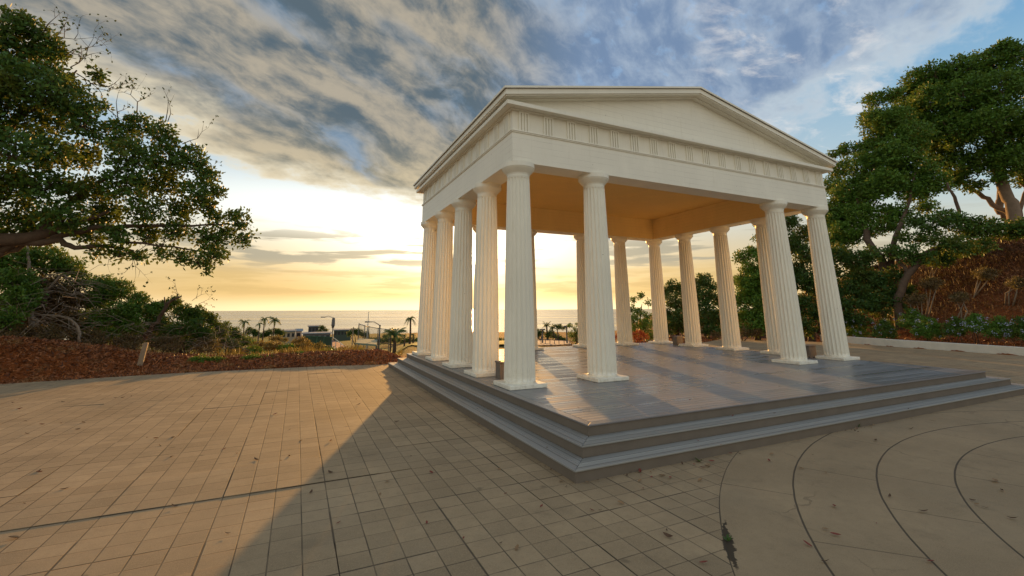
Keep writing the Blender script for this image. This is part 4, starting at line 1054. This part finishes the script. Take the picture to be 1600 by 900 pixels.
for (u_, vt, d_, lab) in ((551.5, 511, 90, 'short wooden pole left of the ball net'), (847.5, 516, 55, 'lamp post with a flat head beside the umbrella tree, left one'), (885.5, 511, 52, 'lamp post with a flat head in front of the backlit shrub')):
    b_ = base_of(u_, d_); t_ = at(u_, vt, d_)-b_
    e = tag(empty('lamp_post' if 'lamp' in lab else 'utility_pole', tuple(b_)), lab, 'lamp post' if 'lamp' in lab else 'pole')
    b = MB(); b.tube([(0, 0, -.3), (0, 0, t_[2])], [.10, .08], 8); b.build('pole', M_metal if 'lamp' in lab else M_wood, e)
    if 'lamp' in lab:
        b = MB(); b.box(-.32, .32, -.16, .16, t_[2]+.001, t_[2]+.16); b.build('lamp_head', M_metal, e, bevel=.03)
    else:
        b = MB(); b.box(-.5, .5, -.06, .06, t_[2]-.5, t_[2]-.36); b.build('cross_arm', M_wood, e)
# shelter
c4 = [base_of(557, 66), base_of(589, 62), base_of(590, 72), base_of(562, 76)]
zt = at(573, 535, 68)[2]
e = tag(empty('field_shelter', (0, 0, 0)), 'flat roofed open shelter on posts beside the ball net', 'shelter')
for p_ in c4: b = MB(); b.tube([p_-np.array([0, 0, .3]), np.array([p_[0], p_[1], zt-.1])], .09, 6); b.build('post', M_metal, e)
b = MB(); cen = sum(c4)/4; v = []
for z_ in (zt-.10, zt+.12): v += [tuple((cen+(p_-cen)*1.02)[:2])+(z_,) for p_ in c4]
b.add(v, [(0,3,2,1),(4,5,6,7),(0,1,5,4),(1,2,6,5),(2,3,7,6),(3,0,4,7)]); b.build('roof', M_shade, e)

def house(label, u0, u1, vt, vb, dist, depth=9., wall=None, roofm=None, win=3, rise=.0):
    A_ = at(u0, vb, dist); B_ = at(u1, vb, dist); zt = at((u0+u1)/2, vt, dist)[2]
    d_ = (B_-A_); d_[2] = 0; L_ = np.linalg.norm(d_[:2]); ang = math.atan2(d_[1], d_[0])
    zb = min(float(height(A_[0], A_[1])), float(height(B_[0], B_[1])))-.5
    e = tag(empty('low_building', (A_[0], A_[1], zb), ang), label, 'building'); hh = zt-zb
    b = MB(); b.box(0, L_, 0, depth, 0, hh-.35); b.build('wall', wall or M_wallb, e)
    b = MB()
    if rise: b.add([(-.4,-.5,hh-.349),(L_+.4,-.5,hh-.349),(L_+.4,depth+.5,hh-.349),(-.4,depth+.5,hh-.349),(-.4,depth/2,hh-.349+rise),(L_+.4,depth/2,hh-.349+rise)], [(0,3,2,1),(0,1,5,4),(2,3,4,5),(0,4,3),(1,2,5)])
    else: b.box(-.4, L_+.4, -.5, depth+.5, hh-.349, hh)
    b.build('roof', roofm or M_roofb, e)
    for i in range(win):
        x_ = L_*(i+.5)/win; w = MB(); w.box(x_-L_/win*.28, x_+L_/win*.28, -.06, -.002, hh-2.3, hh-1.0); w.build('window', M_dark, e)
    return e
house('long low building with a bluish flat roof left of the court', 433, 461, 516.5, 526, 190, 12, None, M_roofb, 4)
house('small pale building end behind the dry slope', 461.5, 471, 516, 526, 196, 8, m_plain('pale_wall', (.62, .48, .36), .85), M_roofb, 1, .8)
house('dark two storey block standing above the court fence', 481, 497, 509, 523, 210, 10, m_plain('dark_wall', (.07, .075, .075), .8), M_roofb, 3)
house('low building with a pale flat roof in front of the dark block', 473, 516, 520, 527, 185, 8, m_plain('grey_wall', (.12, .13, .12), .8), M_roofb, 5)
house('long flat roofed building right of the street lamp', 521, 548, 515, 527, 230, 12, m_plain('green_wall', (.06, .08, .06), .8), M_roofb, 5)

def palm(label, u_, vt, vb, dist, fr=5., n=13, seed=1, droop=1., trunk_r=.17, full=True):
    b_ = base_of(u_, dist); top = at(u_, vt, dist); hh = top[2]-b_[2]; rs = random.Random(seed)
    e = tag(empty('palm_tree', tuple(b_)), label, 'palm', 'palms below the hill'); L = rad(fr*1.35, dist, u_, vt)
    b = MB(); b.tube([(0, 0, -.5), (.1, 0, hh*.4), (.05, .1, hh*.8), (0, 0, hh)], [trunk_r*1.25, trunk_r, trunk_r*.85, trunk_r*.9], 8); b.build('trunk', M_bark, e, smooth=True)
    c = MB()
    for i in range(n):
        a_ = 2*math.pi*i/n+rs.uniform(-.2, .2); el_ = rs.uniform(-.5, 1.0); prev = None; ns = 8
        for k_ in range(ns+1):
            t = k_/ns; rr_ = L*t*(1-.18*t); z_ = hh+L*(math.sin(el_)*t*.9+.35*t-droop*.85*t*t)
            p_ = np.array([math.cos(a_)*rr_*math.cos(el_*.6), math.sin(a_)*rr_*math.cos(el_*.6), z_])
            w_ = L*.20*math.sin(math.pi*min(1, t*.9+.08))**.6; sd = np.array([-math.sin(a_), math.cos(a_), 0])
            if prev is not None:
                q_, wq = prev
                for s__ in (-1, 1):      # two rows of hanging leaflets with gaps
                    c.add([q_, (q_+p_)/2, (q_+p_)/2+s__*sd*w_+np.array([0, 0, -w_*.9])], [(0,1,2)])
                    c.add([(q_+p_)/2, p_, p_+s__*sd*w_*.9+np.array([0, 0, -w_*.75])], [(0,1,2)])
            prev = (p_, w_)
    c.build('fronds', M_leafd, e)
palm('leftmost palm standing clear of the thicket', 380, 503, 530, 150, 9, 13, 1)
palm('palm with a ragged crown left of the full one', 411, 498, 530, 150, 8, 12, 2, 1.3)
palm('small palm tucked beside the ragged one', 404, 506, 530, 146, 6, 9, 3, 1.2)
palm('full crowned palm against the sea near the long low building', 427, 500, 528, 150, 10, 16, 4, .8)
palm('tall thin palm beside the far left column', 640.5, 497.5, 548, 85, 9.5, 12, 5, 1.3, .18)
palm('short bushy palm left of the tall thin one', 617, 522, 549, 78, 19, 18, 6, .7, .28)
palm('thin young palm nearest the temple column', 645.5, 522, 548, 80, 5.5, 9, 7, 1.1, .14)
palm('slim young palm just left of the bushy one', 610.5, 519, 548, 82, 4, 8, 8, 1.1, .14)
palm('short palm leaning between bushy palm and tall palm', 632, 523, 548, 84, 5, 9, 9, 1.1, .14)
palm('palm seen between the front columns beyond the railing', 854.5, 508, 535, 95, 8, 14, 10, .6, .2)

def far_tree(name, label, clumps, m_, base, seed, leaf=.35, cat='tree', group=None, dens=1.3):
    return bush(name, label, cat, clumps, m_, base, group, leaf=leaf, dens=dens, seed=seed, twig=False, stems=2, stem_r=.12, shell=.1, n_per=10)
far_tree('distant_tree', 'dark rounded tree clump beside the full crowned palm', [(420,521,9,155),(432,519,8,155),(440,522,7,155),(412,524,7,155)], M_leafd, (425,155), 301)
far_tree('distant_tree', 'small dark tree left of the ragged palm', [(390,516,6,150),(397,519,7,150),(385,522,5,150),(400,523,7,150)], M_leafd, (393,150), 302)
far_tree('distant_tree', 'dark tree right of the two storey block', [(503,513,6,205),(508,518,6,205),(499,519,5,205)], M_leafd, (503,205), 303)
far_tree('distant_tree', 'dark tree mass at the left part of the ball net', [(553,518,7,170),(546,522,6,170),(560,520,8,170),(567,524,6,170),(573,523,6,170)], M_leafd, (556,170), 304)
far_tree('distant_tree', 'small round tree on the skyline right of the net', [(601,526,4,190),(604,528,4,190)], M_leafd, (601,190), 305)
far_tree('distant_hedge', 'dark hedge row along the far side of the green field', [(575+i*8, 532+(i % 2), 6.5, 150+i) for i in range(12)], M_leafd, (620,150), 306, .4, 'hedge')
far_tree('distant_tree', 'dark trees behind the left lamp post beyond the deck', [(838,525,7,95),(845,521,7,95),(838,519,6,96),(856,524,7,95),(866,526,6,94),(874,529,6,93),(880,531,5,92),(862,520,5,95)], M_leafd, (850,95), 307, .28)
far_tree('umbrella_tree', 'flat topped umbrella shaped tree beyond the deck', [(863,512,4,88),(869,510.5,4,88),(875,510.5,4,88),(881,513,4,88),(872,513,4,88)], M_leafd, (872,88), 308, .22)
far_tree('distant_hedge', 'dark hedge glimpsed left of the corner column', [(781,532,5,120),(788,532,5,120),(795,533,5,120)], M_leafd, (786,120), 309, .3, 'hedge')

# ------------------------------------------------------------------ mulch, tufts, fallen leaves
rs = np.random.default_rng(77)
def scatter_quads(name, X, Y, size, m_, up=.35, lift=.0, tall=False, label=None):
    Z = height(X, Y)+lift; N = len(X); c = np.stack([X, Y, Z], 1)
    d = rs.normal(size=(N, 3)); d[:, 2] = np.abs(d[:, 2])*(3. if tall else up); d /= np.linalg.norm(d, axis=1)[:, None]
    t = np.cross(d, rs.normal(size=(N, 3))); t /= np.linalg.norm(t, axis=1)[:, None]
    L = size*(.5+rs.random((N, 1))); Wd = L*(.10 if tall else .42)
    v = np.stack([c-t*Wd*.5, c+t*Wd*.5, c+d*L+t*Wd*.2, c+d*L-t*Wd*.2], 1).reshape(-1, 3)
    return tag(fast_mesh(name, v, np.arange(4*N).reshape(-1, 4), m_), kind='stuff')
N = 70000
X = rs.uniform(-16, .5, N); Y = far_edge(X)+.02+rs.random(N)**1.3*5.5
scatter_quads('mulch_chips', X, Y, .075, M_chip, .5)
N = 26000; Y2 = rs.uniform(-3, 13, N); X2 = curb_x(Y2)+.26+rs.random(N)*16
scatter_quads('mulch_chips', X2, Y2, .10, M_chip, .6)
N = 9000; X3 = rs.uniform(13, 24, N); Y3 = far_edge(X3)+.1+rs.random(N)*8
scatter_quads('mulch_chips', X3, Y3, .10, M_chip, .6)
N = 30000; az_ = np.radians(rs.uniform(-20, 12, N)); dd_ = 23+rs.random(N)**1.5*45; k_ = (az_ > np.radians(-7)) | (dd_ > 27); k_ &= (az_ < np.radians(7.5)) | (dd_ > 34); az_, dd_ = az_[k_], dd_[k_]
xx_, yy_ = CAM[0]+dd_*np.sin(az_), CAM[1]+dd_*np.cos(az_); k_ = vnoise(xx_*.7, yy_*.7)+.25*vnoise(xx_*3, yy_*3) > .62+.1*(dd_ < 26); az_, dd_ = az_[k_], dd_[k_]
scatter_quads('dry_grass', CAM[0]+dd_*np.sin(az_), CAM[1]+dd_*np.cos(az_), .26, M_gold, tall=True)
N = 60000; Y4 = rs.uniform(-6, 20, N); X4 = curb_x(np.clip(Y4, -24, 10))+3.0+rs.random(N)**.8*18
scatter_quads('dry_grass', X4, Y4, .22, m_leaf('bank_litter', (.06, .022, .010), (.20, .085, .035), (.20, .07, .022), .6, .5, .15), tall=True)

def leaf_mesh(kind):
    b = MB(); n = 6; L = .5; v = []
    for i in range(n+1):
        t = i/n; w = .5*math.sin(math.pi*t)**.8*(.36 if kind < 2 else .5); curl = (.18, .30, .10)[kind]
        z_ = curl*(2*t-1)**2*.6+.03
        v += [(L*(2*t-1), -w, z_+w*.5), (L*(2*t-1), 0, z_), (L*(2*t-1), w, z_+w*(.45 if kind != 1 else .1))]
    f = [(i*3+j, (i+1)*3+j, (i+1)*3+j+1, i*3+j+1) for i in range(n) for j in (0, 1)]
    b.add(v, f); return b
LM = [m_plain('leaf_litter_red', (.20, .045, .03), .7, .2, 40.), m_plain('leaf_litter_brown', (.10, .055, .03), .8, .25, 40.), m_plain('leaf_litter_tan', (.26, .16, .08), .75, .2, 40.)]
protos = {}
def drop(u_, v_, k_, z_, group, label, sz=.055, rsr=random.Random(5)):
    q = ray(u_, v_); kk = (z_-CAM[2])/q[2]; p_ = CAM+kk*q
    key = k_
    if key not in protos:
        o = leaf_mesh(k_ % 3).build('fallen_leaf', LM[k_ % 3]); protos[key] = o
    else: o = protos[key].copy(); COL.objects.link(o)
    s__ = sz*rsr.uniform(.45, 1.15)
    o.location = (p_[0], p_[1], p_[2]+.012); o.rotation_euler = (rsr.uniform(-.3, .3), rsr.uniform(-.3, .3), rsr.uniform(0, 6.28)); o.scale = (s__*2, s__*2, s__*2)
    tag(o, label, 'leaf', group); return o
rl = random.Random(8)
gL, lL = 'dry leaves on the tiles left of the steps', 'dry fallen leaf on the square tiles left of the temple steps'
for (u_, v_) in [(42,679),(130,661),(65,664),(121,672),(229,685),(243,686),(270,685),(250,698),(95,662),(40,659),(192,622),(300,621),(147,628),(98,629),(20,630),(268,715),(350,703),(370,710),(400,720),(452,714),(430,648),(452,672),(394,620),(426,625),(560,633),(556,625),(61,739),(39,789),(20,843),(272,793),(355,836),(30,640),(205,620),(180,622),(516,740),(438,721),(486,771),(605,754),(594,774),(529,819),(642,714),(674,740),(780,735),(60,738),(100,766),(470,690),(516,690),(620,660)]:
    drop(u_, v_, rl.choice((0, 1, 1, 2)), 0., gL, lL, .040+.02*rl.random())
gR, lR = 'dry leaves on the paving in front of the steps', 'reddish fallen leaf on the paving in front of the temple steps'
for (u_, v_) in [(667,819),(724,843),(782,851),(808,859),(790,773),(846,793),(925,799),(938,799),(885,762),(877,754),(1000,738),(1018,747),(1035,745),(1047,748),(1098,732),(1107,728),(1105,730),(1094,752),(1000,753),(1005,765),(1252,733),(1270,712),(1202,721),(1206,711),(1304,793),(1306,838),(1290,829),(1262,853),(1391,777),(1370,820),(1443,801),(1521,784),(1527,790),(1540,795),(1555,753),(1566,768),(1583,812),(1424,671),(1368,689),(1455,880),(1290,880),(1042,831),(970,788),(985,739),(1044,840),(1100,882),(1060,708),(1130,703),(1200,692),(1262,660),(1383,657),(1380,660),(1470,640),(1500,633),(1010,727),(1083,718),(1112,722),(1160,702),(1290,740)]:
    drop(u_, v_, rl.choice((0, 0, 1, 2)), 0., gR, lR, .034+.02*rl.random())
gS, lS = 'dry leaves lying on the steps and deck', 'small dry leaf lying on the grey steps or deck'
for (u_, v_, z_) in [(1145,651,.305),(1210,647,.305),(1010,682,.305),(841,591,.457),(904,638,.457),(1078,626,.457),(1135,626,.457),(1091,690,.153),(1127,696,.153),(855,701,.153),(746,640,.305),(755,643,.153),(811,644,.305),(1440,610,.305),(1380,625,.305),(1300,640,.153),(1420,640,.153)]:
    drop(u_, v_, rl.choice((0, 1)), z_+.002, gS, lS, .032)
# litter caught along the foot of the steps
gE, lE = 'leaves gathered along the foot of the steps', 'dry leaf caught against the foot of the lowest step'
for i in range(46):
    t = rl.random()
    if rl.random() < .55: x_, y_ = -1.28-abs(rl.gauss(.03, .05)), -4.1+t*7.
    else: x_, y_ = -1.2+t*7.5, -4.10-abs(rl.gauss(.03, .05))
    k_ = rl.choice((0, 1, 1, 2)); q = drop(800, 800, k_, 0., gE, lE, .032); q.location = (x_, y_, .014)
# weeds at the paving joints
for (u_, v_, s_, lab) in [(1093,722,1.,'tiny green weed at the foot of the front steps'), (1138,846,.8,'small weed in the broken gap beside the curved joint'), (1340,668,1.3,'green grass blades at the foot of the steps toward the right')]:
    q = ray(u_, v_); kk = (0-CAM[2])/q[2]; p_ = CAM+kk*q; e = MB(); rr_ = random.Random(int(u_))
    for i in range(16):
        a_ = rr_.uniform(0, 6.28); L = .05*s_*rr_.uniform(.6, 1.6); d_ = np.array([math.cos(a_), math.sin(a_), rr_.uniform(.3, 1.2)]); t_ = np.array([-math.sin(a_), math.cos(a_), 0])*.010*s_
        e.add([(0, 0, 0), d_*L*.5+t_, d_*L, d_*L*.5-t_], [(0,1,2,3)])
    o = e.build('weed', M_leafd); o.location = tuple(p_); tag(o, lab, 'weed')

# plants on the right-hand bank and along its crest
for i, (u_, v_, w_, dd, m_, lab) in enumerate([
   (1470,398,18,41,M_leaf,'dark green bush on the crest of the bank under the spreading tree'),(1520,392,18,43,M_leaf,'dark green bush on the bank crest right of the first one'),
   (1572,384,16,45,M_leaf,'dark green bush on the bank crest below the pale orange trunk'),(1610,376,18,46,M_leaf,'dark green bush on the bank crest at the right edge'),
   (1455,440,12,37,M_leafdry,'brown dead bush halfway up the bank'),(1540,425,12,38,M_leafdry,'reddish dry bush high on the bank'),(1590,440,11,36,M_leafdry,'dry bush on the bank near the right edge'),
   (1430,465,11,35.5,M_leafdry,'dry brush near the foot of the bank behind the flowers'),(1500,462,10,35,M_leafdry,'small dry bush in the litter above the flower bed')]):
    p_ = base_of(u_, dd); q_ = ray(u_, v_)
    bush('bank_bush', lab, 'bush', [(u_-w_*.8,v_+3,w_*.7,dd),(u_,v_,w_*.8,dd),(u_+w_*.9,v_+2,w_*.7,dd),(u_+w_*.3,v_+w_*.6,w_*.7,dd-.5),(u_-w_*.4,v_+w_*.6,w_*.7,dd-.5)], m_, (u_, dd), 'bushes on the right-hand bank', leaf=.14 if m_ is M_leaf else .10, dens=.9, seed=170+i, stems=3, twig=m_ is M_leafdry, bark=M_bone)
